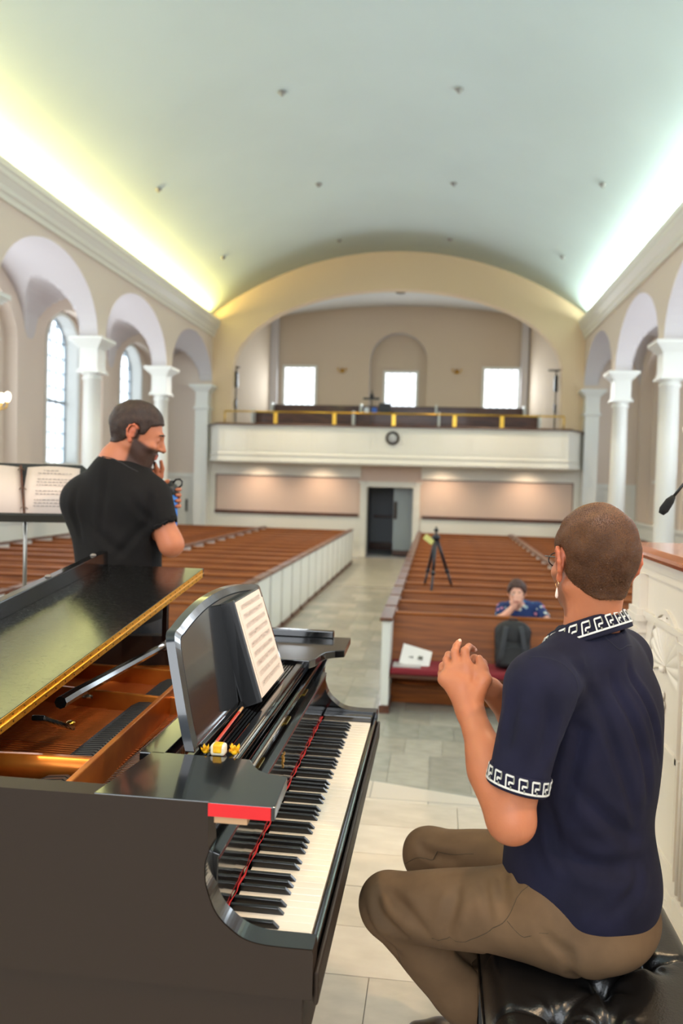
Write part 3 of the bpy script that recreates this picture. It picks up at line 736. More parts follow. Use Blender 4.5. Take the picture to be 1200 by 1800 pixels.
# plan outline of the case: spine, tail, bentside
out = [(-1.25, Y0), (-1.78, Y0+.0)]
out += [(-1.93, 1.28), (-2.03, 1.38), (-2.06, 1.50), (-2.02, 1.63), (-1.90, 1.73), (-1.72, 1.82), (-1.55, 1.93), (-1.40, 2.10), (-1.28, 2.30), (-1.18, 2.46), (-1.05, 2.57), (-.90, 2.61), (-.75, Y1), (-.50, Y1)]
def inset(poly, d):
    res = []; n = len(poly)
    for i in range(n):
        p = Vector(poly[i]); a = Vector(poly[i-1]) if i else None; b = Vector(poly[i+1]) if i < n-1 else None
        d0 = (p-a).normalized() if a is not None else (b-p).normalized(); d1 = (b-p).normalized() if b is not None else d0
        nn = (Vector((d0.y, -d0.x))+Vector((d1.y, -d1.x))).normalized(); k = 1/max(.4, nn.dot(Vector((d0.y, -d0.x))))
        res.append((p.x-nn.x*d*k*-1, p.y-nn.y*d*k*-1))
    return res
ins = inset(out, .045)
if ins[1][1] < Y0: ins = inset(out, -.045)
m = PMB(); n = len(out)
v = []
for (a, b), (c, d) in zip(out, ins): v += [(a, b, .675), (a, b, .974), (c, d, .974), (c, d, .675)]
fs = []
for i in range(n-1):
    for k in range(4): fs.append((i*4+k, i*4+(k+1) % 4, (i+1)*4+(k+1) % 4, (i+1)*4+k))
fs += [(0, 1, 2, 3), tuple((n-1)*4+k for k in (3, 2, 1, 0))]
m.add(v, fs); m.build('rim', PBS, pn, bevel=.003)
m = PMB(); m.prism(inset([(-.19, Y0)]+out+[(-.19, Y1)], -.006 if ins[1][1] < Y0 else .006), lambda u, w, t: (u, w, t), .555, .675); m.build('bottom_moulding', PBS, pn, bevel=.003)
m = PMB(); m.prism([(u, w) for u, w in ins], lambda u, w, t: (u, w, t), .70, .80); m.build('soundboard', SBRD, pn)
# cheeks (arms) with the swept curve
arm = [(-.341, .963), (-.341, .93), (-.350, .905), (-.356, .885), (-.356, .86), (-.352, .84), (-.343, .815), (-.332, .797), (-.316, .782), (-.296, .768), (-.273, .760), (-.24, .757), (-.177, .757), (-.175, .75), (-.175, .675), (-.50, .675), (-.50, .963)]
def crom(pts, n=4):
    P3 = [Vector((u, w, 0)) for u, w in pts]; PP = [P3[0]]+P3+[P3[-1]]; out_ = []
    for i in range(1, len(PP)-2):
        a_, b_, c_, d_ = PP[i-1:i+3]
        for k in range(n): t = k/n; q_ = .5*((2*b_)+(c_-a_)*t+(2*a_-5*b_+4*c_-d_)*t*t+(3*b_-a_-3*c_+d_)*t**3); out_.append((q_.x, q_.y))
    return out_+[pts[-1]]
arm = arm[:2]+crom(arm[2:13])+arm[13:]
arm_near = [(-.352, .9835), (-.352, .93)]+arm[2:-2]+[(-1.25, .675), (-1.25, .9835)]
for (a, b) in ((Y0, Y0+.046), (Y1-.046, Y1)):
    m = PMB(); m.prism(arm if a > 2 else arm_near, lambda u, w, t: (u, t, w), a, b); sharpen(m.build('cheek', PB if a > 2 else PBS, pn))
m = PMB(); 
q = arm[2:-4]
for (a, b) in zip(q[:-1], q[1:]):
    m.add([(a[0]+.0012, Y0+.001, a[1]+.0012), (b[0]+.0012, Y0+.001, b[1]+.0012), (b[0]+.0012, Y0+.045, b[1]+.0012), (a[0]+.0012, Y0+.045, a[1]+.0012)], [(0, 1, 2, 3)], True)
m.build('cheek_edge', PB, pn)
# key bed, slip, blocks
m = PMB(); m.box(-.50, -.172, Y0+.046, Y1-.046, .665, .705); m.build('key_bed', PB, pn, bevel=.004)
m = PMB(); m.box(-.187, -.176, Y0+.046, Y1-.046, .705, .736); m.build('key_slip', PB, pn, bevel=.004)
m = PMB(); m.box(-.1745, -.166, Y0+.006, Y1-.006, .662, .718); m.build('front_rail', PBS, pn, bevel=.005)
K0 = 1.303; KW = 1.2272/52
m = PMB(); m.box(-.347, -.188, K0+52*KW+.002, Y1-.046, .70, .752); m.build('key_block', PB, pn, bevel=.003)
m = PMB(); m.box(-.347, -.188, Y0+.046, K0-.002, .70, .748); m.build('key_block', PB, pn, bevel=.003)
m = PMB(); m.box(-.345, -.192, K0, K0+52*KW, .705, .7125); m.build('key_frame', mat('limewood', (196, 150, 100), .6), pn)
IV = mat('ivory_key', (238, 226, 208), .22, coat=.3); EB = mat('ebony_key', (16, 16, 17), .3, coat=.2)
m = MB(); m.box(0, .154, 0, KW-.0011, 0, .0215); kw0 = m.build('white_key', IV, pn, bevel=.0012); w_me = kw0.data
kw0.location = (-.345-po[0], K0-po[1], .7135)
for i in range(1, 52):
    o = kw0.copy(); COL.objects.link(o); o.location = (-.345-po[0], K0+i*KW-po[1], .7135+random.uniform(-.0003, .0003))
m = MB()
v = [(0, -.0052, 0), (0, .0052, 0), (.098, .0056, 0), (.098, -.0056, 0), (0, -.0042, .012), (0, .0042, .012), (.086, .0045, .0115), (.086, -.0045, .0115)]
m.add(v, [(3, 2, 1, 0), (4, 5, 6, 7), (0, 1, 5, 4), (1, 2, 6, 5), (2, 3, 7, 6), (3, 0, 4, 7)])
kb0 = m.build('black_key', EB, pn, bevel=.0012)
first = True
for i in range(51):
    nme = 'ABCDEFG'[i % 7]
    if nme in 'ACDFG':
        o = kb0 if first else kb0.copy()
        if not first: COL.objects.link(o)
        first = False
        o.location = (-.346-po[0], K0+(i+1)*KW-.0005+{'A': .001, 'C': -.0015, 'D': .0015, 'F': -.002, 'G': 0}[nme]-po[1], .735)
# red cord along the key backs
m = PMB(); pts = [(-.3462+.0012*math.sin(i*1.7), K0+.005+i*.0205, .7485+.0014*math.sin(i*2.3)) for i in range(60)]
m.tube(pts, [.0016+.0009*math.sin(i*1.1) for i in range(60)], 6); m.build('name_board_felt', FELTR, pn)
# fallboard
m = PMB(); m.prism([(-.349, .745), (-.347, .80), (-.346, .872), (-.343, .878), (-.362, .884), (-.372, .884), (-.372, .745)], lambda u, w, t: (u, t, w), Y0+.046, Y1-.046); fb = m.build('fallboard', PB, pn, bevel=.0015)
m = PMB(); m.box(-.349, -.345, Y0+.05, Y1-.05, .868, .874); m.build('fallboard_felt', mat('dark_red_felt', (86, 34, 30), .9), pn)
m = PMB(); m.tube([(-.386, Y0+.05, .882), (-.386, Y1-.05, .882)], .0135, 16); m.build('fallboard_roller', PB, pn)
for yy in (1.70, 2.02, 2.30):
    m = PMB(); m.box(-.376, -.366, yy-.03, yy+.03, .8835, .8865); m.build('roller_hinge', BRASS, pn)
m = PMB(); m.box(-.46, -.40, Y0+.046, Y1-.046, .80, .90); m.box(-.415, -.398, Y0+.046, Y1-.046, .90, .915); m.build('action_cover', PB, pn, bevel=.003)
# maker's mark and gilt lettering on the fallboard
m = PMB()
GL = mat('gilt_lettering', (222, 170, 70), .35, .9)
ym = 1.83
for (dy, dz, h, w_) in ((0, .008, .020, .003), (-.008, .0, .012, .003), (.008, .0, .012, .003), (-.013, .014, .007, .002), (.013, .014, .007, .002), (0, -.012, .008, .004)):
    m.box(-.3458, -.3446, ym+.02+dy-w_, ym+.02+dy+w_, .838+dz-h/2, .838+dz+h/2)
m.build('gilt_emblem', GL, pn)
m = PMB(); x = ym-.16
for k, l in enumerate([.006, .004, .007, .005, .003, .007, .006, .004, .008, .005, .004, .007]):
    m.box(-.3466, -.3452, x, x+.0022, .797, .813 if k % 3 else .818); m.box(-.3466, -.3452, x, x+l, .797 if k % 2 else .805, .7985 if k % 2 else .8065); x += l+.008
m.build('gilt_lettering', GL, pn, kind='stuff')
# music shelf with wings
zt, zb = .985, .962
def slab(poly, name, mt=PB, z0=zb, z1=zt, bev=.002):
    m = PMB(); m.prism(poly, lambda u, w, t: (u, w, t), z0, z1); return m.build(name, mt, pn, bevel=bev)
slab([(-.548, Y0+.003), (-.352, Y0+.003), (-.3515, Y0), (-.243, Y0), (-.248, 1.368), (-.262, 1.372), (-.285, 1.378), (-.305, 1.392), (-.318, 1.412), (-.332, 1.44), (-.36, 1.443), (-.525, 1.447)], 'shelf_wing')
slab([(-.56, Y1+.02), (-.275, Y1+.02), (-.272, 2.44), (-.300, 2.425), (-.325, 2.40), (-.335, 2.36), (-.342, 2.30), (-.355, 2.27), (-.56, 2.27)], 'shelf_wing')
m = PMB(); m.box(-.60, -.33, Y1-.01, Y1+.02, .985, 1.008); m.build('side_rail', PB, pn, bevel=.003)
m = PMB(); m.box(-.352, -.249, Y0-.0025, Y0-.0005, .9635, .984); m.build('red_edge_strip', mat('red_tape', (206, 18, 26), .5), pn)
m = PMB(); m.box(-.345, -.29, Y0+.01, Y0+.03, .948, .962); m.build('shelf_glide', mat('pale_wood', (190, 150, 110), .6), pn)
# grooved shelf: base plus eight slats
m = PMB(); m.box(-.470, -.372, 1.447, 2.30, .958, .968); m.build('shelf_base', PB, pn)
for k in range(7):
    u = -.450+k*.0082; m = PMB(); m.box(u, u+.0052, 1.47, 2.29, .968, .976); m.build('slat', PB, pn)
m = PMB(); m.box(-.392, -.372, 1.447, 2.30, .968, .979); m.build('shelf_front_rail', PB, pn, bevel=.003)
m = PMB(); m.box(-.366, -.352, Y0+.05, Y1-.05, .925, .938); m.build('dust_strip', PB, pn, bevel=.003)
m = PMB(); m.box(-.548, -.498, 1.44, 2.30, .962, .985); m.build('shelf_rail', PB, pn, bevel=.002)
m = PMB(); m.box(-.590, -.548, 1.78, 2.30, .925, .932); m.box(-.498, -.47, 1.44, 2.30, .925, .932); m.build('pin_block_felt', FELTR, pn)
# music desk
def dk(y, z, d=0):  # point on the tilted desk plane
    return (-.444-.062*(z-.985)/.21+d, y, z)
prof = [(1.455, .985), (1.458, 1.02), (1.466, 1.06), (1.477, 1.10), (1.491, 1.15), (1.510, 1.196), (1.55, 1.206), (1.62, 1.218), (1.72, 1.230), (1.82, 1.235), (1.92, 1.235), (2.02, 1.230), (2.12, 1.221), (2.20, 1.211), (2.262, 1.198), (2.270, 1.16), (2.276, 1.12), (2.282, 1.08), (2.288, 1.03), (2.290, .985)]
pr3 = [Vector((u, w, 0)) for u, w in prof]; PP = [pr3[0]]+pr3+[pr3[-1]]; fine = []
for i in range(1, len(PP)-2):
    a_, b_, c_, d_ = PP[i-1:i+3]
    for k in range(4): t = k/4; q_ = .5*((2*b_)+(c_-a_)*t+(2*a_-5*b_+4*c_-d_)*t*t+(3*b_-a_-3*c_+d_)*t**3); fine.append((q_.x, q_.y))
prof = fine+[prof[-1]]
m = PMB(); m.prism(prof, lambda u, w, t: dk(u, w, t), -.018, 0); dsk = m.build('music_desk', PB, pn); sharpen(dsk)
m = PMB(); n_ = len(prof); c_ = (1.88, 1.09)
inn = [(c_[0]+(u-c_[0])*.945, c_[1]+(w-c_[1])*.89) for u, w in prof]
for i in range(n_-1):
    a, b, c, d = prof[i], prof[i+1], inn[i+1], inn[i]
    m.add([dk(*a, .0), dk(*b, .0), dk(*c, .002), dk(*d, .002)], [(0, 1, 2, 3)])
    m.add([dk(*d, .002), dk(*c, .002), dk(c[0]+(c_[0]-c[0])*.02, c[1]+(c_[1]-c[1])*.03, .0002), dk(d[0]+(c_[0]-d[0])*.02, d[1]+(c_[1]-d[1])*.03, .0002)], [(0, 1, 2, 3)])
sharpen(m.build('desk_frame', PB, pn))
m = PMB(); m.box(-.452, -.436, 1.50, 2.27, .977, .989); m.build('desk_ledge', PB, pn, bevel=.002)
# cast iron plate and strings
def gbar(a, b, w, h, name='plate_strut'):
    m = PMB(); m.beam(a, b, w, h); return m.build(name, GOLD, pn, bevel=.003)
gbar((-.655, 1.285, .905), (-.722, 2.56, .905), .014, .075)
gbar((-.62, 1.285, .862), (-.68, 2.56, .862), .06, .010, 'plate_web')
m = PMB()
for i in range(14):
    t = i/13; x = -.67-.95*t; y = 1.515-.10*t+.02*math.sin(t*6); 
    m.add([(x, y-.014-.012*t, .89), (x, y+.014+.012*t, .89), (x, y+.010, .938-.01*t), (x, y-.010, .938-.01*t)], [])
    if i: o = len(m.v)-8; [m.f.append((o+k, o+(k+1) % 4, o+4+(k+1) % 4, o+4+k)) or m.sm.append(True) for k in range(4)]
m.build('plate_strut', GOLD, pn)
gbar((-.70, 2.02, .90), (-1.25, 2.12, .895), .014, .05)
gbar((-.71, 2.30, .90), (-1.12, 2.36, .895), .014, .05)
gbar((-.655, 1.40, .90), (-.56, 1.42, .90), .012, .05)
gbar((-.69, 2.03, .90), (-.58, 2.03, .90), .012, .05)
m = PMB(); m.prism(inset(out[1:], -.095 if ins[1][1] < Y0 else .095), lambda u, w, t: (u, w, t), .835, .842); 
m2 = PMB(); hp = inset(out[1:], .046 if ins[1][1] > Y0 else -.046); hi = inset(out[1:], .11 if ins[1][1] > Y0 else -.11)
for i in range(len(hp)-1):
    a, b, c, d = hp[i], hp[i+1], hi[i+1], hi[i]
    m2.add([(*a, .875), (*b, .875), (*c, .862), (*d, .862), (*c, .80), (*d, .80)], [(0, 1, 2, 3), (3, 2, 4, 5)], True)
m2.build('plate_border', GOLD, pn)
m = PMB(); m.box(-.655, -.47, 1.29, 2.56, .86, .866); m.build('pin_field', GOLD, pn)
def bent_x(y):   # inner edge of the bentside at this y
    best = -1.95
    for (a, b), (c, d) in zip(hi[:-1], hi[1:]):
        if (b-y)*(d-y) <= 0 and abs(d-b) > 1e-5 and y > 1.36: best = a+(c-a)*(y-b)/(d-b)
    return best
m = PMB(); k = 0; y = 1.30
while y < 2.52:
    xe = max(bent_x(y), -1.9)+.02
    m.tube([(-.665, y, .878), (xe, y+.02, .872)], .0022 if y < 1.75 else .0011, 4, False); y += .0135 if y < 1.75 else .009
m.build('string', COPPER, pn, kind='stuff')
m = PMB(); y = 1.30
while y < 2.50: m.tube([(-.665, y, .876), (-.56, y+.012, .872)], .0009, 4, False); y += .009
m.build('plain_wire', STEEL, pn, kind='stuff')
m = PMB()
for r_ in range(3):
    y = 1.30+r_*.004
    while y < 2.50: m.tube([(-.565-.022*r_-.004*math.sin(y*9), y, .866), (-.566-.022*r_-.004*math.sin(y*9), y, .898)], .0034, 6); y += .0125
m.build('tuning_pin', STEEL, pn, kind='stuff')
# dampers: curved black heads in a row
DF = mat('damper_black', (40, 40, 40), .5)
dm = None; i = 0; y = 1.30
while y < 2.28:
    if not (1.495 < y < 1.535):
        if dm is None:
            m = MB(); P = [(-.040, .0), (-.043, .014), (-.02, .026), (.02, .030), (.034, .022), (.034, 0)]
            m.prism(P, lambda u, w, t: (u, t, w), -.0046, .0046); dm = o = m.build('damper', DF, pn)
        else: o = dm.copy(); COL.objects.link(o)
        o.location = (-.728-.035*(y-1.3)-po[0], y-po[1], .880)
    y += .0145
# lid prop pieces
m = PMB(); m.tube([(-.834, 1.70, .990), (-.836, 1.78, .990), (-.845, 2.35, .975), (-.852, 2.46, .965)], [.0145, .0145, .0115, .0095], 8, smooth=False); m.build('long_prop', PB, pn)
m = PMB(); m.tube([(-.851, 2.44, .968), (-.856, 2.50, .962)], [.014, .014], 14); m.lathe([(.012, 2.50), (.018, 2.505), (.018, 2.52), (.01, 2.53)], (-.857, 0, .962), 14, 'y'); m.build('prop_knuckle', STEEL, pn)
m = PMB(); m.box(-.893, -.875, 2.53, 2.55, .93, 1.148); m.build('short_prop', PB, pn, bevel=.002)
m = PMB(); m.beam((-.835, 1.60, .985), (-.853, 1.785, .905), .030, .012); m.build('prop_bracket', PB, pn, bevel=.003)
m = PMB(); m.lathe([(.011, 0), (.011, .004), (.007, .007), (.002, .008)], (-.845, 1.775, .918), 14); m.build('bracket_screw', BRASS, pn)
m = PMB(); m.lathe([(.018, 0), (.018, .008), (.006, .010), (.006, .022), (.010, .026)], (-.93, 2.06, .90), 12); m.build('plate_bolt', STEEL, pn)
# lid: one hinged assembly tilted about the spine
lid_o = (-.83, Y0, .9755); tilt = math.atan(.113)
lid = bpy.data.objects.new('lid', None); COL.objects.link(lid); lid.parent = pn; lid.location = tuple(a-b for a, b in zip(lid_o, po)); lid.rotation_euler = (tilt, 0, 0)
WL = 1.565
lo = [(x-lid_o[0], y-lid_o[1]) for x, y in [(-.83, Y0-.015), (-1.80, Y0-.015), (-1.95, 1.27), (-2.06, 1.38), (-2.09, 1.50), (-2.05, 1.66), (-1.93, 1.78), (-1.74, 1.87), (-1.57, 1.98), (-1.42, 2.15), (-1.31, 2.36), (-1.24, 2.56), (-1.19, 2.72), (-1.12, Y0+WL), (-.83, Y0+WL)]]
m = MB(); m.prism(lo, lambda u, w, t: (u, w, t), 0, .015); m.build('lid_panel', PB, lid, bevel=.002)
m = MB(); m.box(-.36, 0, -.015, WL, .0165, .030); m.build('folded_front_flap', PLID, lid, bevel=.002)
m = MB(); m.box(-.392, -.36, -.015, WL, .0165, .080); lp = m.build('flap_lip', PB, lid, bevel=.003)
for yy in (WL-.09, WL-.42, WL-.80):
    m = MB(); m.lathe([(.010, 0), (.010, .004), (.006, .007)], (-.376, yy, .080), 12); m.build('rubber_button', mat('grey_rubber', (120, 112, 104), .5), lp)
for z0, z1 in ((.001, .0145), (.017, .0295)):
    m = MB(); m.box(0, .0015, 0, WL-.02, z0, z1); m.build('hinge_leaf', HINGE, lid)
m = MB(); m.tube([(.002, 0, .0157), (.002, WL-.02, .0157)], .0026, 8)
m.build('hinge_pin', HINGE, lid)
m = MB(); y = .03
while y < WL-.04:
    for zz in (.008, .023): m.lathe([(.0022, 0), (.0022, .0008)], (.0015, y, zz), 6, 'x')
    y += .045
m.build('hinge_screw', mat('screw_head', (90, 60, 30), .4, .8), lid, kind='stuff')
# legs and lyre
for (x, y) in ((-.42, 1.42), (-.42, 2.44), (-1.72, 1.52)):
    m = PMB(); m.prism([(-.075, .60), (-.06, .45), (-.035, .12), (-.05, .09), (.05, .09), (.035, .12), (.06, .45), (.075, .60)], lambda u, w, t: (x+u, y+t, w), -.045, .045); m.build('leg', PB, pn, bevel=.006)
    m = PMB(); m.lathe([(.032, -.014), (.036, 0), (.032, .014)], (x, y, .036), 16, 'y'); m.box(x-.012, x+.012, y-.02, y+.02, .04, .10); m.build('caster', BRASS, pn)
m = PMB(); m.box(-.50, -.46, 1.84, 1.87, .14, .60); m.box(-.50, -.46, 1.99, 2.02, .14, .60); m.box(-.52, -.42, 1.80, 2.06, .08, .14); m.build('pedal_lyre', PB, pn, bevel=.006)
for k in range(3):
    m = PMB(); yy = 1.87+.06*k; m.beam((-.42, yy, .10), (-.31, yy, .085), .022, .01); m.build('pedal', BRASS, pn, bevel=.003)
# things on the music desk
bk = thing('black_music_binder', 'tall black binder of sheet music leaning on the piano desk', 'binder', (-.43, 1.90, .99))
bo = Vector((-.43, 1.90, .99))
def bp_(y, w, d=0): # w = height up the tilted book, d toward the pianist
    ax = Vector((-.095, .06, .245)).normalized(); nrm = Vector((.92, -.02, .36)).normalized()
    return Vector((-.398, y, .992))+ax*w+nrm*d-bo
m = MB()
def slabq(y0, y1, w0, w1, d0, d1, mtl, name, par, bev=0.):
    m = MB(); vv = [bp_(y, w, d) for y in (y0, y1) for w in (w0, w1) for d in (d0, d1)]
    m.add(vv, [(0, 1, 3, 2), (4, 6, 7, 5), (0, 4, 5, 1), (2, 3, 7, 6), (0, 2, 6, 4), (1, 5, 7, 3)]); return m.build(name, mtl, par, bevel=bev)
slabq(1.80, 2.09, -.004, .240, -.042, -.002, BLACKP, 'cover', bk, .003)
slabq(1.800, 1.812, -.004, .245, -.044, .006, BLACKP, 'side_board', bk, .002)
pg = slabq(1.826, 2.088, .0, .236, -.002, .001, mat('score_paper', (224, 204, 190), .7), 'page', bk)
slabq(1.84, 2.095, .0, .212, .001, .002, mat('score_paper', (224, 204, 190), .7), 'page', bk)
m = MB(); INK = mat('score_ink', (70, 58, 54), .8)
for r_ in range(9):
    w_ = .222-.024*r_
    for l in range(5):
        ww = w_-l*.0026; m.add([bp_(1.86, ww, .0026), bp_(2.07, ww, .0026), bp_(2.07, ww+.0004, .0026), bp_(1.86, ww+.0004, .0026)], [(0, 1, 2, 3)])
    y = 1.865
    while y < 2.06:
        y += random.choice((.006, .009, .013)); a = random.uniform(-.003, .004); h = random.uniform(.004, .011)
        m.add([bp_(y, w_-.006+a, .0028), bp_(y+.0018, w_-.006+a, .0028), bp_(y+.0018, w_-.003+a, .0028), bp_(y, w_-.003+a, .0028)], [(0, 1, 2, 3)])
        m.add([bp_(y+.0014, w_-.005+a, .0028), bp_(y+.0018, w_-.005+a, .0028), bp_(y+.0018, w_-.005+a+h, .0028), bp_(y+.0014, w_-.005+a+h, .0028)], [(0, 1, 2, 3)])
m.build('music_notation', INK, pg, kind='stuff')
# pencil(s)
PR = mat('orange_red_pencil', (196, 62, 34), .4); TAN = mat('pencil_wood', (206, 160, 116), .6)
for k, (a, b) in enumerate((((-.421, 1.49, .984), (-.430, 1.80, .984)), ((-.452+.02, 2.10, .984), (-.440, 2.25, .984)))):
    a, b = Vector(a), Vector(b); d = b-a
    pc = thing('pencil', ('long red pencil lying at the foot of the music desk', 'short red pencil at the far end of the music desk ledge')[k], 'pencil', a)
    m = MB(); m.tube([d*.12, d*.78], .0034, 6, smooth=False); m.build('shaft', PR, pc)
    m = MB(); m.tube([d*.78, d*.9], [.0034, .003], 8); m.tube([d*0, d*.12], [.001, .0034], 8); m.build('bare_wood', TAN, pc)
# ================================================================== ORGANIC SURFACES
class SDF:
    """signed distance grid; round cones, ellipsoids and rounded boxes blended smoothly, meshed by surface nets"""
    def __init__(s, lo, hi, h):
        s.h = h; s.ax = [np.arange(lo[i], hi[i]+h, h, dtype=np.float32) for i in range(3)]
        s.d = np.full([len(a) for a in s.ax], .3, np.float32)
    def _reg(s, lo, hi):
        sl = []
        for i in range(3):
            a = max(0, int(np.searchsorted(s.ax[i], lo[i]))-1); b = min(len(s.ax[i]), int(np.searchsorted(s.ax[i], hi[i]))+1)
            if b <= a: return None
            sl.append(slice(a, b))
        return tuple(sl), s.ax[0][sl[0]][:, None, None], s.ax[1][sl[1]][None, :, None], s.ax[2][sl[2]][None, None, :]
    def _ap(s, sl, v, k, op):
        a = s.d[sl]
        if op == 's': v = -v
        if op == 'u':
            h = np.maximum(k-np.abs(a-v), 0); s.d[sl] = np.minimum(a, v)-h*h/(4*k)
        else:
            h = np.maximum(k-np.abs(a-v), 0); s.d[sl] = np.maximum(a, v)+h*h/(4*k)
    def cone(s, a, b, ra, rb, k=.01, op='u'):
        a = np.array(a, np.float32); b = np.array(b, np.float32); m = max(ra, rb)+k+3*s.h
        r = s._reg(np.minimum(a, b)-m, np.maximum(a, b)+m)
        if r is None: return s
        sl, x, y, z = r; ba = b-a; L = float(ba.dot(ba))+1e-9
        t = np.clip(((x-a[0])*ba[0]+(y-a[1])*ba[1]+(z-a[2])*ba[2])/L, 0, 1)
        v = np.sqrt((x-a[0]-t*ba[0])**2+(y-a[1]-t*ba[1])**2+(z-a[2]-t*ba[2])**2)-(ra+(rb-ra)*t)
        s._ap(sl, v, k, op); return s
    def chain(s, pts, rs, k=.006):
        for i in range(len(pts)-1): s.cone(pts[i], pts[i+1], rs[i], rs[i+1], k)
        return s
    def ell(s, c, r, M=None, k=.01, op='u'):
        c = np.array(c, np.float32); m = max(r)+k+3*s.h; g = s._reg(c-m, c+m)
        if g is None: return s
        sl, x, y, z = g; x = x-c[0]; y = y-c[1]; z = z-c[2]
        if M is None: M = np.eye(3)
        q = [M[i][0]*x+M[i][1]*y+M[i][2]*z for i in range(3)]
        k0 = np.sqrt(sum((q[i]/r[i])**2 for i in range(3))); k1 = np.sqrt(sum((q[i]/r[i]**2)**2 for i in range(3)))+1e-6
        s._ap(sl, k0*(k0-1)/k1, k, op); return s
    def box(s, c, r, M=None, rad=.01, k=.01, op='u'):
        c = np.array(c, np.float32); m = float(np.linalg.norm(r))+k+3*s.h; g = s._reg(c-m, c+m)
        if g is None: return s
        sl, x, y, z = g; x = x-c[0]; y = y-c[1]; z = z-c[2]
        if M is None: M = np.eye(3)
        q = [np.abs(M[i][0]*x+M[i][1]*y+M[i][2]*z)-(r[i]-rad) for i in range(3)]
        v = np.sqrt(sum(np.maximum(a, 0)**2 for a in q))+np.minimum(np.maximum(q[0], np.maximum(q[1], q[2])), 0)-rad
        s._ap(sl, v, k, op); return s
    def clip(s, fn, k=.004):
        v = fn(s.ax[0][:, None, None], s.ax[1][None, :, None], s.ax[2][None, None, :])
        v = np.broadcast_to(v, s.d.shape).astype(np.float32); h = np.maximum(k-np.abs(s.d-v), 0); s.d = np.maximum(s.d, v)+h*h/(4*k); return s
    def mesh(s):
        for ax in range(3):
            idx = [slice(None)]*3
            for e in (0, -1): idx[ax] = e; s.d[tuple(idx)] = np.maximum(s.d[tuple(idx)], .5*s.h)
        d = s.d; ins = d < 0
        n = [k-1 for k in d.shape]
        c = np.zeros(n, np.uint8)
        for i in (0, 1):
            for j in (0, 1):
                for k in (0, 1): c += ins[i:i+n[0], j:j+n[1], k:k+n[2]]
        act = np.argwhere((c > 0) & (c < 8)); I, J, K = act.T
        val = {}
        for i in (0, 1):
            for j in (0, 1):
                for k in (0, 1): val[i, j, k] = d[I+i, J+j, K+k]
        P = np.zeros((len(act), 3)); N = np.zeros(len(act))
        cs = list(val)
        for a in cs:
            for b in cs:
                if a < b and sum(abs(a[q]-b[q]) for q in range(3)) == 1:
                    va, vb = val[a], val[b]; m = (va < 0) != (vb < 0); t = np.where(m, va/np.where(m, va-vb, 1), 0)
                    for q in range(3): P[:, q] += np.where(m, a[q]+t*(b[q]-a[q]), 0)
                    N += m
        P /= N[:, None]
        V = np.stack([s.ax[q][0]+(act[:, q]+P[:, q])*s.h for q in range(3)], 1)
        idm = np.full(n, -1, np.int32); idm[I, J, K] = np.arange(len(act))
        F = []
        for ax in range(3):
            sh = [slice(0, d.shape[q]-1) if q == ax else slice(1, d.shape[q]-1) for q in range(3)]
            sh2 = [slice(1, d.shape[q]) if q == ax else slice(1, d.shape[q]-1) for q in range(3)]
            A, B = ins[tuple(sh)], ins[tuple(sh2)]
            E = np.argwhere(A != B); u, w = [q for q in range(3) if q != ax]
            off = E.copy(); off[:, u] += 1; off[:, w] += 1
            def cell(du, dw):
                o = off.copy(); o[:, u] -= du; o[:, w] -= dw; return idm[o[:, 0], o[:, 1], o[:, 2]]
            q = np.stack([cell(0, 0), cell(1, 0), cell(1, 1), cell(0, 1)], 1)
            flip = A[E[:, 0], E[:, 1], E[:, 2]]
            if ax == 1: flip = ~flip
            q[flip] = q[flip][:, ::-1]
            F.append(q)
        return V, np.concatenate(F)
def mesh_obj(name, V, F, m, parent, org, color=None, label=None, smooth_it=0):
    if smooth_it:
        for _ in range(smooth_it):
            acc = np.zeros_like(V); cnt = np.zeros(len(V))
            for a, b in ((0, 1), (1, 2), (2, 3), (3, 0)):
                np.add.at(acc, F[:, a], V[F[:, b]]); np.add.at(acc, F[:, b], V[F[:, a]]); np.add.at(cnt, F[:, a], 1); np.add.at(cnt, F[:, b], 1)
            V = V*.4+.6*acc/np.maximum(cnt, 1)[:, None]
    me = bpy.data.meshes.new(name); Vl = V-np.array(org)
    me.vertices.add(len(V)); me.vertices.foreach_set('co', Vl.astype(np.float32).ravel())
    me.loops.add(len(F)*4); me.loops.foreach_set('vertex_index', F.astype(np.int32).ravel())
    me.polygons.add(len(F)); me.polygons.foreach_set('loop_start', np.arange(0, len(F)*4, 4, dtype=np.int32))
    me.polygons.foreach_set('use_smooth', np.ones(len(F), bool)); me.update(calc_edges=True); me.validate()
    if color is not None:
        a = me.color_attributes.new('Col', 'FLOAT_COLOR', 'POINT'); c = np.ones((len(V), 4), np.float32); c[:, :3] = color; a.data.foreach_set('color', c.ravel())
    me.materials.append(m)
    o = bpy.data.objects.new(name, me); COL.objects.link(o); o.parent = parent
    if parent is None: o.location = org
    if label: o['label'] = label
    return o
def normals(V, F):
    n = np.cross(V[F[:, 2]]-V[F[:, 0]], V[F[:, 3]]-V[F[:, 1]]); N = np.zeros_like(V)
    for k in range(4): np.add.at(N, F[:, k], n)
    return N/(np.linalg.norm(N, axis=1)[:, None]+1e-12)
from mathutils.bvhtree import BVHTree
def bvh(V, F): return BVHTree.FromPolygons([tuple(v) for v in V], [tuple(int(i) for i in f) for f in F])
def resample(pts, step):
    pts = [Vector(p) for p in pts]; out = [pts[0]]
    # Catmull-Rom
    P = [pts[0]]+pts+[pts[-1]]
    for i in range(1, len(P)-2):
        n = max(2, int((P[i+1]-P[i]).length/step))
        for k in range(1, n+1):
            t = k/n; a, b, c, d = P[i-1], P[i], P[i+1], P[i+2]
            out.append(.5*((2*b)+(c-a)*t+(2*a-5*b+4*c-d)*t*t+(3*b-a-3*c+d)*t**3))
    return out
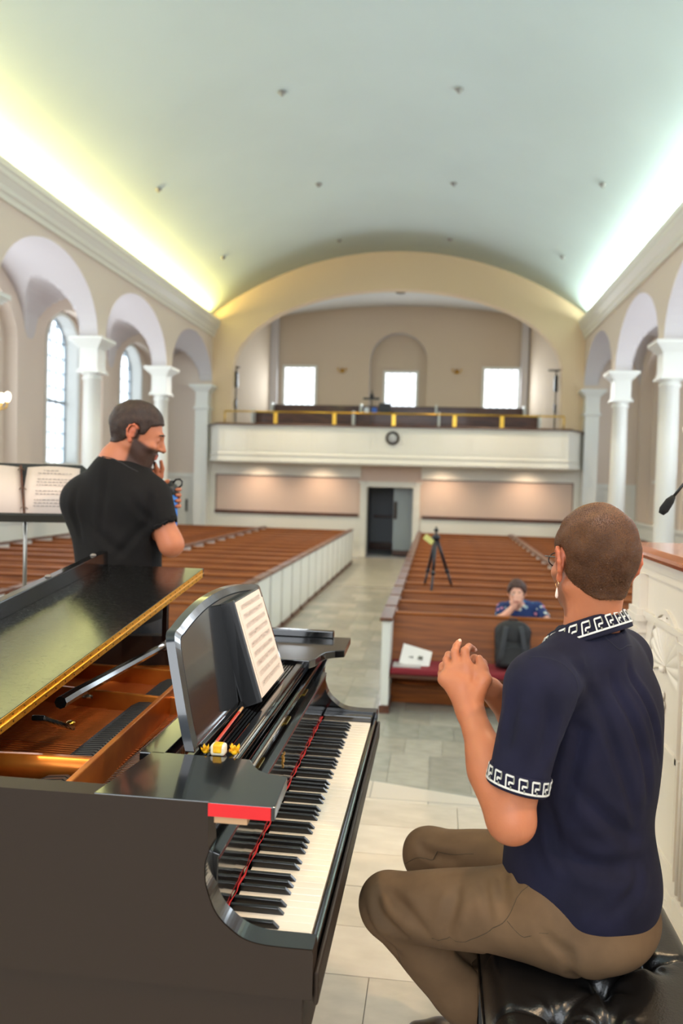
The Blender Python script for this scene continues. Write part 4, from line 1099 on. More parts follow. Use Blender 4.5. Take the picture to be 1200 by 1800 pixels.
def fold(V, F, folds, tree):
    """raise or sink soft creases along polylines laid on the surface: (points, height, width)"""
    N = normals(V, F); D = np.zeros(len(V))
    for pts, amp, wd in folds:
        L = [tree.find_nearest(p)[0] for p in resample(pts, .012)]
        best = np.full(len(V), 9.); par = np.zeros(len(V)); A = np.array(L)
        lo, hi = A.min(0)-3*wd, A.max(0)+3*wd; sel = np.where(((V > lo) & (V < hi)).all(1))[0]
        if not len(sel): continue
        Q = V[sel]; bd_ = np.full(len(sel), 9.); bt = np.zeros(len(sel))
        for i in range(len(A)-1):
            ab = A[i+1]-A[i]; t = np.clip(((Q-A[i])@ab)/(ab@ab+1e-12), 0, 1); dd = np.linalg.norm(Q-A[i]-t[:, None]*ab, axis=1)
            m = dd < bd_; bd_[m] = dd[m]; bt[m] = (i+t[m])/(len(A)-1)
        e = amp*np.exp(-(bd_/wd)**2)*np.sin(PI*np.clip(bt*.9+.05, 0, 1))**.6
        D[sel] += e-.45*amp*np.exp(-((bd_-1.7*wd)/wd)**2)*np.sin(PI*np.clip(bt, 0, 1))
    return V+N*D[:, None]
def ripple(V, F, amp, sc, seed=0., stretch=(1, 1, 1)):
    N = normals(V, F); s_ = Vector(stretch)
    d = np.array([noise.noise(Vector((p[0]*sc*s_.x+seed, p[1]*sc*s_.y, p[2]*sc*s_.z))) for p in V.tolist()])
    return V+N*(amp*d)[:, None]
def seam(parent, org, tree, pts, m, r=.0008, name='seam', off=.0006):
    L = [];
    for p in resample(pts, .008):
        c, n, _, _ = tree.find_nearest(p); L.append(c+n*off-Vector(org))
    b = MB(); b.tube(L, r, 5); return b.build(name, m, parent)
class Head:
    def __init__(s, c, fwd, up, k=1.):
        s.c = np.array(c, float); f = np.array(fwd, float); f /= np.linalg.norm(f); u = np.array(up, float); u -= u.dot(f)*f; u /= np.linalg.norm(u)
        s.f, s.u = f, u; s.l = np.cross(u, f); s.k = k; s.M = np.array([s.f, s.l, s.u])
    def p(s, f, l, u): return s.c+(s.f*f+s.l*l+s.u*u)*s.k
    def local(s, V): return ((V-s.c)@s.M.T)/s.k
    def build(s, S, neck=None, nr=.052):
        k = s.k; P = s.p; M = s.M
        S.ell(P(-.012, 0, .030), (.094*k, .074*k, .088*k), M, .01)
        S.ell(P(.030, 0, -.020), (.066*k, .062*k, .085*k), M, .02)
        S.ell(P(.040, 0, -.066), (.050*k, .051*k, .036*k), M, .02)
        S.cone(P(-.005, .052, -.048), P(.062, .024, -.088), .017*k, .015*k, .02); S.cone(P(-.005, -.052, -.048), P(.062, -.024, -.088), .017*k, .015*k, .02)
        S.ell(P(.076, 0, -.088), (.017*k, .022*k, .016*k), M, .015)
        S.cone(P(.078, .030, .022), P(.086, 0, .024), .010*k, .010*k, .012); S.cone(P(.078, -.030, .022), P(.086, 0, .024), .010*k, .010*k, .012)
        for q in (-1, 1):
            S.ell(P(.092, q*.031, .004), (.012*k, .015*k, .010*k), M, .010, 's')
            S.ell(P(.066, q*.045, -.026), (.020*k, .016*k, .016*k), M, .02)
            S.ell(P(.079, q*.031, .003), (.0125*k, .0125*k, .0125*k), M, .003)
        S.cone(P(.092, 0, .012), P(.112, 0, -.024), .0075*k, .0115*k, .010)
        for q in (-1, 1): S.ell(P(.100, q*.0115, -.028), (.010*k, .0065*k, .007*k), M, .005)
        S.cone(P(.090, -.018, -.052), P(.096, 0, -.050), .006*k, .0065*k, .006); S.cone(P(.090, .018, -.052), P(.096, 0, -.050), .006*k, .0065*k, .006)
        S.cone(P(.088, -.015, -.061), P(.094, 0, -.062), .0065*k, .007*k, .005); S.cone(P(.088, .015, -.061), P(.094, 0, -.062), .0065*k, .007*k, .005)
        for q in (-1, 1):   # ears: shell with helix rim, hollow concha and lobe
            E = lambda a, b, o=0: P(-.006+a, q*(.074+o), -.004+b)
            hel = [(.010, -.010), (.012, .010), (.006, .028), (-.008, .034), (-.020, .026), (-.024, .008), (-.018, -.012), (-.008, -.024)]
            outw = [.002, .004, .008, .013, .016, .015, .011, .006]
            S.chain([E(a, b, o) for (a, b), o in zip(hel, outw)], [.0042*k]*8, .004)
            S.ell(E(-.005, .006, .004), (.014*k, .0055*k, .026*k), M, .006)
            S.ell(E(.002, -.001, .012), (.009*k, .007*k, .012*k), M, .004, 's')
            S.ell(E(-.002, -.028, .004), (.009*k, .0055*k, .010*k), M, .005)
        if neck is not None:
            S.cone(P(-.022, 0, -.05), neck, .053*k, nr*k, .025); S.cone(P(.0, 0, -.06), neck, .044*k, nr*k, .02)
    def hair_sdf(s, h, t=.007, line=None):
        lo = s.c-.15; hi = s.c+.15; S = SDF(lo, hi, h); k = s.k; P = s.p; M = s.M
        S.ell(P(-.012, 0, .030), ((.094+t)*k, (.074+t)*k, (.088+t)*k), M, .01)
        S.cone(P(-.022, 0, -.02), P(-.035, 0, -.075), (.058+t*.6)*k, (.048+t*.2)*k, .02)
        line = line or [(-.12, -.075), (-.07, -.068), (-.035, -.05), (-.012, -.01), (.012, .006), (.04, .022), (.06, .055), (.085, .068), (.12, .075)]
        lx = np.array([a for a, b in line]); lz = np.array([b for a, b in line])
        def cut(x, y, z):
            f = ((x-s.c[0])*s.f[0]+(y-s.c[1])*s.f[1]+(z-s.c[2])*s.f[2])/k; u = ((x-s.c[0])*s.u[0]+(y-s.c[1])*s.u[1]+(z-s.c[2])*s.u[2])/k
            return (np.interp(f, lx, lz)-u)*.7*k
        S.clip(cut, .006)
        for q in (-1, 1): S.ell(P(-.006, q*.080, .0), (.022*k, .016*k, .034*k), M, .004, 's')
        return S
def strands(V, F, H, n, length, m, parent, org, seed=1, lift=.45, w=.00045, sweep=(-.6, 0, -.5)):
    rng = np.random.default_rng(seed); N = normals(V, F); idx = rng.integers(0, len(F), n); f = F[idx]
    W = rng.random((n, 4)); W /= W.sum(1)[:, None]
    P = (V[f]*W[:, :, None]).sum(1); NN = (N[f]*W[:, :, None]).sum(1)
    loc = H.local(P); keep = loc[:, 2] > -.075; P, NN, loc = P[keep], NN[keep], loc[keep]; n = len(P)
    sw = sweep[0]*H.f+sweep[1]*H.l+sweep[2]*H.u
    T = sw+rng.normal(0, .25, (n, 3)); T -= (T*NN).sum(1)[:, None]*NN; T /= np.linalg.norm(T, axis=1)[:, None]+1e-9
    D = T*(1-lift)+NN*lift; L = length*(.55+.7*rng.random(n))*np.clip(.35+(loc[:, 2]+.07)*6, .35, 1.1)
    S_ = np.cross(D, NN); S_ /= np.linalg.norm(S_, axis=1)[:, None]+1e-9
    A = P-NN*.001; v = np.stack([A-S_*w, A+S_*w, A+D*L[:, None]*.6+S_*w*.8, A+D*L[:, None]*.6-S_*w*.8, A+D*L[:, None]+T*L[:, None]*.25], 1).reshape(-1, 3)-np.array(org)
    b = np.arange(n)*5; me = bpy.data.meshes.new('hair_strands')
    me.from_pydata(v.tolist(), [], np.stack([b, b+1, b+2, b+3], 1).tolist()+np.stack([b+3, b+2, b+4], 1).tolist()); me.materials.append(m)
    o = bpy.data.objects.new('hair_strands', me); COL.objects.link(o); o.parent = parent; o['kind'] = 'stuff'
    return o
def attr_mat(name, rough=.5, sss=.0, bump=0., bscale=200., spec=.4, bdist=.002):
    if name in MATS: return MATS[name]
    m = mat(name, (200, 150, 120), rough, sss=sss, bump=bump, bscale=bscale, spec=spec, bdist=bdist); nt = m.node_tree
    a = nt.nodes.new('ShaderNodeAttribute'); a.attribute_name = 'Col'; nt.links.new(a.outputs['Color'], nt.nodes['Principled BSDF'].inputs['Base Color'])
    return m
SKIN = attr_mat('skin', .48, .12, .12, 260., .35)
def lerp(a, b, t): return a*(1-t)+b*t
def sm(x, a, b): t = np.clip((x-a)/(b-a), 0, 1); return t*t*(3-2*t)
def skin_color(V, H, base, beard=None, bamt=0., lips=(170, 84, 76)):
    c = np.tile(np.array(lin(*base)), (len(V), 1)); L = H.local(V); f, l, u = L.T
    near = (np.abs(L) < .16).all(1)
    red = np.array(lin(206, 92, 64)); ear = near & (np.abs(l) > .073) & (np.abs(f+.006) < .035) & (np.abs(u) < .045)
    c[ear] = lerp(c[ear], red, .35)
    lp = near*sm(f, .090, .096)*sm(-np.abs(l), -.022, -.017)*sm(u, -.069, -.066)*sm(-u, .045, .048); c = lerp(c, np.array(lin(*lips)), lp[:, None]*.7)
    n2 = np.array([noise.noise(Vector((p[0]*30, p[1]*30, p[2]*30))) for p in V.tolist()]); c *= (1+.07*n2)[:, None]
    if beard is not None:
        b = near*sm(-u+.25*np.clip(.06-f, 0, 1), .022, .036)*sm(f, -.008, .006)*sm(-u, -.2, -.1)*(1-lp)*(u > -.125)
        sb = near*sm(f, -.004, .002)*sm(-f, -.022, -.014)*sm(np.abs(l), .05, .06)*(u > -.05)*(u < .02)
        must = near*sm(f, .082, .090)*sm(-u, .034, .038)*sm(u, -.050, -.047)
        b = np.clip(np.maximum(np.maximum(b, sb), must), 0, 1)*bamt*(f < np.where(u < -.055, .0985, .2))*(u > -.112)
        c = lerp(c, np.array(lin(*beard)), b[:, None])
    return np.clip(c, 0, 1)
def eyes(H, parent, org, iris=(70, 90, 110), back=0.):
    for q in (-1, 1):
        b = MB(); c = H.p(.0800-back, q*.031, .003)-np.array(org); r = .0118*H.k
        vs = []; n = 12
        for i in range(n+1):
            for j in range(n*2): a, t = PI*i/n, 2*PI*j/(n*2); vs.append(c+r*(H.f*math.cos(a)+H.l*math.sin(a)*math.cos(t)+H.u*math.sin(a)*math.sin(t)))
        b.add(vs, [(i*2*n+j, i*2*n+(j+1) % (2*n), (i+1)*2*n+(j+1) % (2*n), (i+1)*2*n+j) for i in range(n) for j in range(2*n)], True)
        e = b.build('eye', mat('eye_white', (225, 220, 215), .2), parent)
        b = MB(); vs = [c+r*1.01*(H.f*math.cos(.45)+(H.l*math.cos(t)+H.u*math.sin(t))*math.sin(.45)) for t in [2*PI*k/16 for k in range(16)]]+[c+r*1.03*H.f]
        b.add(vs, [(k, (k+1) % 16, 16) for k in range(16)], True); b.build('iris', mat('iris_%d' % iris[0], iris, .2), e)
def brows(H, parent, org, m):
    for q in (-1, 1):
        b = MB(); b.tube([H.p(.0925, q*.012, .024)-org, H.p(.0945, q*.028, .030)-org, H.p(.082, q*.046, .024)-org], [.0032, .0036, .0018], 6); b.build('eyebrow', m, parent)
# ================================================================== SEATED MAN (foreground)
O = np.array((.33, 1.72, .53))
seated = thing('person', 'seated man seen from behind in navy polo shirt and olive trousers, hands together', 'person', tuple(O))
HS = Head((0.3148, 1.6450, 1.3587), (-.27, .96, -.03), (.02, .0, 1), .965)
f_ = np.array((-.83, .55, 0)); f_ /= np.linalg.norm(f_); l_ = np.array((-f_[1], f_[0], 0)); u_ = np.array((0, 0, 1.)); MT = np.array([f_, l_, u_])
T_ = lambda f, l, u: O*np.array((1, 1, 0))+f_*f+l_*l+u_*u
neckb = np.array((0.3146, 1.6450, 1.2182))
shL = np.array((0.1986, 1.5000, 1.1374)); elL = np.array((0.1499, 1.4750, 0.8950)); wrL = np.array((0.0778, 1.6250, 1.0527))
shR = T_(.0, -.165, 1.125); elR = np.array((0.2630, 1.9300, 0.8976)); wrR = np.array((0.1287, 1.7650, 1.0603))
S = SDF((-.02, 1.36, .74), (.62, 2.02, 1.50), .0029)
HS.build(S, neckb)
S.ell(T_(.0, .02, .99), (.105, .155, .17), MT, .03); S.ell(T_(0, 0, .84), (.11, .145, .16), MT, .05)
nk = neckb+np.array((0, 0, -.055)); S.cone(nk, shL, .045, .046, .03); S.cone(nk, shR, .045, .046, .03)
for sh, el, wr in ((shL, elL, wrL), (shR, elR, wrR)):
    md = el*.45+wr*.55
    S.cone(sh, el, .050, .040, .02); S.cone(el, md, .041, .036, .015); S.cone(md, wr, .036, .0255, .02)
S.cone(elL+np.array((.01, -.012, .0)), elL*.6+wrL*.4+np.array((-.006, 0, 0)), .034, .040, .02)
# left hand, back towards us
kn = [np.array(p) for p in ((0.0694, 1.6600, 1.1341), (0.0509, 1.6640, 1.1310), (0.0347, 1.6620, 1.1210), (0.0258, 1.6560, 1.1040))]
S.cone(wrL, wrL*.5+(kn[0]+kn[3])*.25, .025, .023, .02)
for j, kk in enumerate(kn): S.cone(wrL+(kk-wrL)*.15, kk, .018, .0118, .012)
S.cone(kn[0]*.6+kn[3]*.4+(wrL-kn[1])*.3, kn[3], .018, .012, .012)
fing = [[kn[0], (0.0666, 1.6720, 1.1624), (0.0755, 1.6940, 1.1667), (0.0858, 1.7080, 1.1595)],
        [kn[1], (0.0456, 1.6760, 1.1580), (0.0491, 1.6900, 1.1674), (0.0540, 1.7020, 1.1737)],
        [kn[2], (0.0297, 1.6820, 1.1390), (0.0332, 1.7000, 1.1462), (0.0420, 1.7160, 1.1445)],
        [kn[3], (0.0200, 1.6780, 1.1067), (0.0260, 1.6980, 1.1084), (0.0359, 1.7080, 1.1053)]]
for j, q in enumerate(fing): S.chain(q, [.0102, .0088, .0078, .0066] if j < 3 else [.0094, .008, .0072, .006], .003)
th = [wrL*.7+kn[0]*.3+np.array((.012, .0, .0)), (0.1069, 1.6480, 1.1094), (0.1035, 1.6620, 1.1284), (0.0964, 1.6720, 1.1472)]
S.chain(th, [.021, .0135, .0108, .0085], .009)
S.cone(th[1], kn[0], .008, .009, .014)
# right hand, palm to palm behind it
kr = [np.array(p) for p in ((0.0811, 1.7350, 1.1176), (0.0679, 1.7330, 1.1074), (0.0598, 1.7310, 1.0925), (0.0578, 1.7290, 1.0767))]
for kk in kr: S.cone(wrR, kk, .018, .0115, .012)
fr = [[kr[0], (0.0488, 1.7350, 1.1333), (0.0352, 1.7220, 1.1304), (0.0281, 1.7120, 1.1224)], [kr[1], (0.0344, 1.7350, 1.1225), (0.0223, 1.7220, 1.1161), (0.0200, 1.7120, 1.1096)],
      [kr[2], (0.0303, 1.7350, 1.0998), (0.0204, 1.7220, 1.0999), (0.0237, 1.7100, 1.1078)], [kr[3], (0.0359, 1.7350, 1.0776), (0.0281, 1.7240, 1.0874), (0.0326, 1.7140, 1.0975)]]
for q in fr: S.chain(q, [.0105, .0092, .0084, .0072], .004)
S.chain([wrR*.6+kr[0]*.4, (0.1033, 1.7220, 1.1243), (0.0892, 1.7120, 1.1356), (0.0828, 1.7000, 1.1318)], [.017, .0125, .0105, .0085], .008)
V, F = S.mesh()
body = mesh_obj('body', V, F, SKIN, seated, O, skin_color(V, HS, (176, 108, 74), (96, 62, 46), .62), smooth_it=1)
tb = bvh(V, F)
# nails
NAIL = mat('fingernail', (232, 178, 156), .3)
for tip, prev in ((fing[1][3], fing[1][2]), (fing[0][3], fing[0][2]), (th[3], th[2])):
    tip = np.array(tip); prev = np.array(prev); d = Vector(tip-prev).normalized(); n = Vector((0, -1, .25)); n = (n-d*n.dot(d)).normalized(); s_ = d.cross(n)
    c = Vector(tip)-Vector(O)+n*.0066; b = MB()
    b.add([c+s_*.0042*math.cos(t)+d*.0055*math.sin(t)-n*.0018*abs(math.cos(t)) for t in [2*PI*k/12 for k in range(12)]]+[c+n*.0008], [(k, (k+1) % 12, 12) for k in range(12)], True); b.build('fingernail', NAIL, body)
# hair
HAIRM = mat('hair_brown', (80, 50, 31), .6, rgb2=(68, 42, 26), vscale=60., bump=.6, bscale=420., spec=.3, bdist=.004)
Sh = HS.hair_sdf(.003, .0065)
Vh, Fh = Sh.mesh(); Vh = ripple(Vh, Fh, .0045, 28.)
hair = mesh_obj('hair', Vh, Fh, HAIRM, seated, O)
strands(Vh, Fh, HS, 34000, .016, mat('hair_strand_brown', (116, 76, 45), .4, rgb2=(100, 64, 38), vscale=30., spec=.5), hair, O, 3, .42, .0005, (-.35, .1, -.75))
# earring and spectacles
b = MB(); lobe = HS.p(-.006, .081, -.040)-O; GEM = mat('gold_tone', (214, 168, 120), .2, 1.)
ringp = [lobe+HS.f*.007*math.cos(t)+HS.u*(.007*math.sin(t)-.004) for t in [2*PI*k/16 for k in range(17)]]
b.tube(ringp, .0009, 6); er = b.build('earring', GEM, seated, label='small hoop earring with a drop')
b = MB(); c = lobe-HS.u*.023; b.lathe([(.0004, .012), (.0016, .008), (.0030, 0), (.0033, -.005), (.0022, -.009), (.0005, -.0105)], tuple(c), 12); b.build('drop', mat('pearl', (236, 206, 186), .25, coat=.5), er)
SPECM = mat('spectacle_frame', (40, 26, 22), .25)
def spectacles(H, parent, org, m):
    b = MB(); org = np.array(org)
    for q in (-1, 1):
        pts = [H.p(.1005-.012*abs(q*.034+.020*math.cos(t))*8*.25, q*.034+.022*math.cos(t), -.001+.016*math.sin(t))-org for t in [2*PI*k/20 for k in range(21)]]
        b.tube(pts, .0014, 6); b.tube([H.p(.096, q*.056, .006)-org, H.p(.07, q*.076, .008)-org, H.p(.0, q*.081, .010)-org, H.p(-.020, q*.080, -.008)-org], .0017, 6)
    b.tube([H.p(.100, -.012, .002)-org, H.p(.104, 0, .005)-org, H.p(.100, .012, .002)-org], .0013, 6)
    return b.build('spectacles', m, parent)
spectacles(HS, seated, O, SPECM)
eyes(HS, seated, O); brows(HS, seated, O, HAIRM)
# polo shirt
NAVY = mat('navy_pique', (24, 23, 44), .85, rgb2=(18, 17, 35), vscale=12., bump=.25, bscale=900., spec=.25, bdist=.001)
S = SDF((-.0, 1.34, .50), (.66, 2.06, 1.28), .0045)
S.ell(T_(-.012, .005, .995), (.133, .186, .195), MT, .03); S.ell(T_(.012, 0, .82), (.140, .165, .20), MT, .08); S.ell(T_(-.002, 0, .66), (.155, .176, .14), MT, .09)
S.ell(T_(-.045, .02, 1.07), (.080, .145, .09), MT, .05)
S.cone(neckb+np.array((0, 0, -.032)), shL, .062, .058, .05); S.cone(neckb+np.array((0, 0, -.032)), shR, .062, .060, .05)
hemL = shL+(elL-shL)*.53; hemR = shR+(elR-shR)*.62
dL = (elL-shL)/np.linalg.norm(elL-shL); dR = (elR-shR)/np.linalg.norm(elR-shR)
S.cone(shL, hemL+dL*.06, .062, .0545, .03); S.cone(shR, hemR, .066, .058, .03)
dL = (elL-shL)/np.linalg.norm(elL-shL); dR = (elR-shR)/np.linalg.norm(elR-shR)
# sleeve ends are cut square and hollowed around the arm
def sleeve_cut(S, hem, d, r):
    far = hem+d*.12
    S.cone(hem+d*.062, far, .062, .07, .002, 's')
    S.cone(hem-d*.03, hem+d*.07, r, r, .002, 's')
sleeve_cut(S, hemL, dL, .0475); sleeve_cut(S, hemR, dR, .0505)
def hemcut(x, y, z):
    f = (x-O[0])*f_[0]+(y-O[1])*f_[1]; l = (x-O[0])*l_[0]+(y-O[1])*l_[1]
    return (.580+.62*f+.05*l+.005*np.sin(l*18)-z)*.8
S.clip(hemcut, .006)
S.cone(neckb+np.array((0, 0, .02)), neckb+np.array((0, 0, .16)), .060, .068, .006, 's')
V, F = S.mesh()
keepmask = None
tree = bvh(V, F)
pl = lambda *a: [Vector(p) for p in a]
V = ripple(V, F, .005, 7., 3.)
V = fold(V, F, [
    (pl((0.3519, 1.5500, 1.1531), (0.3819, 1.5600, 1.0867), (0.4124, 1.6000, 0.9871), (0.4284, 1.6200, 0.9013)), 0.0087, .011),
    (pl((0.3838, 1.6000, 1.1652), (0.4178, 1.6200, 1.0831), (0.4523, 1.6600, 0.9692)), 0.0080, .010),
    (pl((0.3152, 1.5000, 1.1421), (0.3411, 1.5200, 1.0528), (0.3803, 1.5600, 0.9435), (0.4072, 1.6000, 0.8509)), 0.0072, .012),
    (pl((0.2835, 1.5000, 1.1190), (0.2769, 1.5000, 1.0229), (0.2597, 1.5000, 0.9361), (0.2470, 1.5000, 0.8598)), 0.0087, .014),
    (pl((0.2699, 1.5000, 0.9368), (0.3269, 1.5200, 0.8899), (0.4107, 1.6000, 0.8171)), 0.0087, .016),
    (pl((0.2009, 1.5000, 0.8452), (0.2680, 1.5200, 0.7979), (0.3606, 1.5600, 0.7754), (0.4498, 1.6200, 0.7767)), 0.0101, .018),
    (pl((0.1910, 1.5000, 0.8877), (0.2201, 1.5200, 0.8157), (0.2759, 1.5600, 0.7568)), 0.0058, .012),
    (pl((0.4233, 1.6000, 0.7726), (0.3928, 1.6000, 0.7242), (0.3399, 1.6000, 0.6850)), 0.0058, .014),
    (pl((0.1492, 1.4500, 1.1400), (0.1442, 1.4500, 1.0827), (0.1409, 1.4500, 1.0304)), 0.0072, .012),
    (pl((0.2016, 1.4300, 1.1433), (0.2125, 1.4200, 1.0759), (0.2001, 1.4200, 1.0141)), 0.0072, .014),
    (pl((0.2501, 1.5000, 1.1913), (0.2817, 1.5000, 1.1666), (0.3123, 1.5000, 1.1630)), 0.0058, .014),
], tree)
shirt = mesh_obj('polo_shirt', V, F, NAVY, seated, O)
tree = bvh(V, F)
SEAMM = mat('navy_seam', (16, 16, 34), .9)
seam(shirt, O, tree, pl((0.1780, 1.4800, 1.1887), (0.2169, 1.4700, 1.2003), (0.2518, 1.4700, 1.1794), (0.2676, 1.4700, 1.1314), (0.2624, 1.4600, 1.0665), (0.2487, 1.4500, 1.0171)), SEAMM, .0017)
seam(shirt, O, tree, pl((0.3297, 1.5600, 1.2392), (0.3515, 1.5600, 1.2185), (0.3712, 1.5700, 1.2022), (0.3985, 1.5800, 1.2103), (0.4321, 1.6200, 1.2085)), SEAMM, .0015)
# greek key bands on collar and sleeve
KEYM = mat('white_knit_motif', (206, 204, 196), .8); KEYG = mat('grey_knit_motif', (128, 128, 116), .8)
UNIT = [((0, .06), (1.0, .06)), ((.12, .06), (.12, .92)), ((.12, .92), (.72, .92)), ((.72, .92), (.72, .50)), ((.36, .50), (.72, .50)), ((.36, .50), (.36, .30)), ((.50, .06), (.50, .26))]
def key_band(parent, surf, n, w=.085, org=O):
    mw, mg = MB(), MB()
    for i in range(n):
        for j, ((a0, b0), (a1, b1)) in enumerate(UNIT):
            t = w/2; L = math.hypot(a1-a0, (b1-b0)); K = max(2, int(L/.2))
            du, dv = (a1-a0)/L, (b1-b0)/L; px_, py_ = -dv*t*.8, du*t
            row = []
            for k in range(K+1):
                s_ = k/K; a, b = a0+(a1-a0)*s_, b0+(b1-b0)*s_
                sk = -.18*(b-.5) if j else 0
                row.append((surf((i+a+sk+px_)/n, b+py_), surf((i+a+sk-px_)/n, b-py_)))
            tgt = mg if j in (3, 6) else mw
            for r0, r1 in zip(row[:-1], row[1:]): tgt.add([r0[0], r0[1], r1[1], r1[0]], [(0, 1, 2, 3)])
    for q, m_ in ((mw, KEYM), (mg, KEYG)):
        o = q.build('key_pattern', m_, parent, kind='stuff'); sd = o.modifiers.new('s', 'SOLIDIFY'); sd.thickness = .0012; sd.offset = 0
def sleeve_surf(hem, d, r, off0, hgt):
    x = np.cross(d, (0, 0, 1.)); x /= np.linalg.norm(x); y = np.cross(d, x)
    def fn(a, b):
        t = 2*PI*a; p = hem+d*(.058-off0-hgt*(b))+(x*math.cos(t)+y*math.sin(t))*(r+.02)
        c, n, _, _ = tree.find_nearest(Vector(p)); return c+n*.0012-Vector(O)
    return fn
# knitted cuffs: slightly proud rings at the sleeve ends
def cuff(hem, d):
    x = np.cross(d, (0, 0, 1.)); x /= np.linalg.norm(x); y = np.cross(d, x); b = MB(); n = 40; vs = []
    pr = [(.049, .062), (.0555, .062), (.0572, .0595), (.0578, .032), (.0572, .028), (.052, .026)]
    for r, h in pr:
        for k in range(n): t = 2*PI*k/n; vs.append(hem+d*(h-.004)+(x*math.cos(t)+y*math.sin(t))*r-O)
    b.add(vs, [(i*n+k, i*n+(k+1) % n, (i+1)*n+(k+1) % n, (i+1)*n+k) for i in range(len(pr)-1) for k in range(n)], True)
    c = b.build('cuff', NAVY, shirt)
    def fn(a, v): t = -2*PI*a; return Vector(hem+d*(.056-.026*v-.004)+(x*math.cos(t)+y*math.sin(t))*.0586-O)
    key_band(c, fn, 15, .13)
cuff(hemL, dL); cuff(hemR, dR)
# collar
cc = neckb+f_*.014+np.array((0, 0, .020)); b = MB(); n = 56; a0, a1 = math.radians(24), math.radians(336)
pr = [(.060, -.025), (.061, .0), (.064, .006), (.068, .004), (.077, -.014), (.088, -.036), (.0885, -.040), (.085, -.041), (.070, -.022)]
def cpt(t, r, h):
    c, s_ = math.cos(t), math.sin(t); rr = r*(1.0+.12*abs(s_)); dz = -.46*rr*c-.10*rr*max(0, c)
    pnt = .016*max(0, math.cos(t))**3 if h < -.03 else 0
    return Vector(cc+f_*(c*rr+pnt)+l_*(s_*rr)+np.array((0, 0, h+dz-pnt*.8))-O)
vs = [cpt(a0+(a1-a0)*k/n, r, h) for r, h in pr for k in range(n+1)]
m_ = len(pr)
b.add(vs, [(i*(n+1)+k, i*(n+1)+k+1, ((i+1) % m_)*(n+1)+k+1, ((i+1) % m_)*(n+1)+k) for i in range(m_) for k in range(n)], True)
b.add([vs[i*(n+1)] for i in range(m_)], [tuple(range(m_))]); b.add([vs[i*(n+1)+n] for i in range(m_)], [tuple(range(m_))])
collar = b.build('collar', NAVY, shirt)
def csurf(a, v):
    t = a0+.10+(a1-a0-.2)*a; q = .12+.76*v; A = (.0885, -.036); B = (.0690, .004)
    return cpt(t, A[0]+(B[0]-A[0])*q+.0012, A[1]+(B[1]-A[1])*q+.0008)
key_band(collar, csurf, 19, .12)
# trousers
OLIVE = mat('olive_chino', (108, 84, 60), .75, rgb2=(92, 71, 50), vscale=9., bump=.15, bscale=700., spec=.25, bdist=.001)
hpL = T_(.03, .10, .63); hpR = T_(.03, -.10, .63)
knL = np.array((-0.0753, 1.7900, 0.5449)); knR = np.array((0.0100, 2.0300, 0.5543)); anL = np.array((.22, 1.93, .10)); anR = np.array((.19, 2.10, .10))
S = SDF((-.22, 1.40, .05), (.62, 2.24, .86), .006)
S.ell(T_(-.00, 0, .645), (.142, .180, .118), MT, .04); S.ell(T_(.0, 0, .70), (.125, .165, .11), MT, .05); S.ell(T_(-.035, 0, .595), (.125, .172, .072), MT, .04)
S.cone(hpL, knL, .096, .070, .03); S.cone(hpR, knR, .096, .066, .03)
for kn_, an in ((knL, anL), (knR, anR)):
    md = kn_*.5+an*.5+np.array((.025, 0, 0)); S.cone(kn_, md, .068, .072, .02); S.cone(md, an, .070, .062, .03)
S.clip(lambda x, y, z: .535-z+0*x if False else np.where((x > .13) & (z < .56), .536-z, -.2), .004)
S.clip(lambda x, y, z: .075-z+0*x, .004)
V, F = S.mesh(); tree = bvh(V, F); V = ripple(V, F, .005, 9., 8.)
V = fold(V, F, [
    (pl((-0.1336, 1.7200, 0.6154), (-0.0941, 1.7200, 0.5550), (-0.0306, 1.7200, 0.5227)), 0.0112, .014), (pl((-0.1392, 1.7400, 0.5657), (-0.1068, 1.7400, 0.5039), (-0.0489, 1.7600, 0.4457)), 0.0098, .012),
    (pl((-0.1218, 1.7200, 0.6420), (-0.0568, 1.7000, 0.5948), (0.0181, 1.7000, 0.5578)), 0.0098, .014), (pl((0.0377, 1.6600, 0.6982), (0.0637, 1.6600, 0.6273), (0.0541, 1.6800, 0.5662)), 0.0084, .016),
    (pl((0.1180, 1.6600, 0.7656), (0.1380, 1.6200, 0.7147), (0.1578, 1.6000, 0.6565)), 0.0070, .016), (pl((0.0954, 1.6600, 0.7396), (0.1092, 1.6200, 0.6885), (0.1435, 1.6200, 0.6206)), 0.0050, .012),
    (pl((0.1401, 1.6600, 0.8036), (0.1523, 1.6200, 0.7631), (0.1652, 1.6000, 0.7038)), 0.0050, .013), (pl((-0.0422, 1.9500, 0.6350), (-0.0058, 1.9300, 0.6044), (0.0693, 1.9000, 0.6109)), 0.0084, .012),
    (pl((0.0721, 1.8000, 0.4604), (0.0961, 1.8500, 0.3651), (0.1347, 1.9000, 0.2678)), 0.0140, .016), (pl((0.2397, 1.5800, 0.6406), (0.2989, 1.6000, 0.6060), (0.3869, 1.6500, 0.5914)), 0.0070, .012),
    (pl((-0.1088, 1.7800, 0.4675), (-0.0549, 1.8000, 0.3673), (-0.0066, 1.8500, 0.2442)), 0.0070, .014)], tree)
trs = mesh_obj('trousers', V, F, OLIVE, seated, O, smooth_it=1); tree = bvh(V, F)
SO = mat('olive_seam', (66, 52, 34), .85)
seam(trs, O, tree, pl((0.0305, 1.7000, 0.5502), (0.1007, 1.6600, 0.5796), (0.1642, 1.6000, 0.6360), (0.1686, 1.5800, 0.7144), (0.1857, 1.5700, 0.7347)), SO, .0011)
seam(trs, O, tree, pl((0.1698, 1.6000, 0.6366), (0.2094, 1.6000, 0.6240), (0.2530, 1.6000, 0.6514)), SO, .0011)
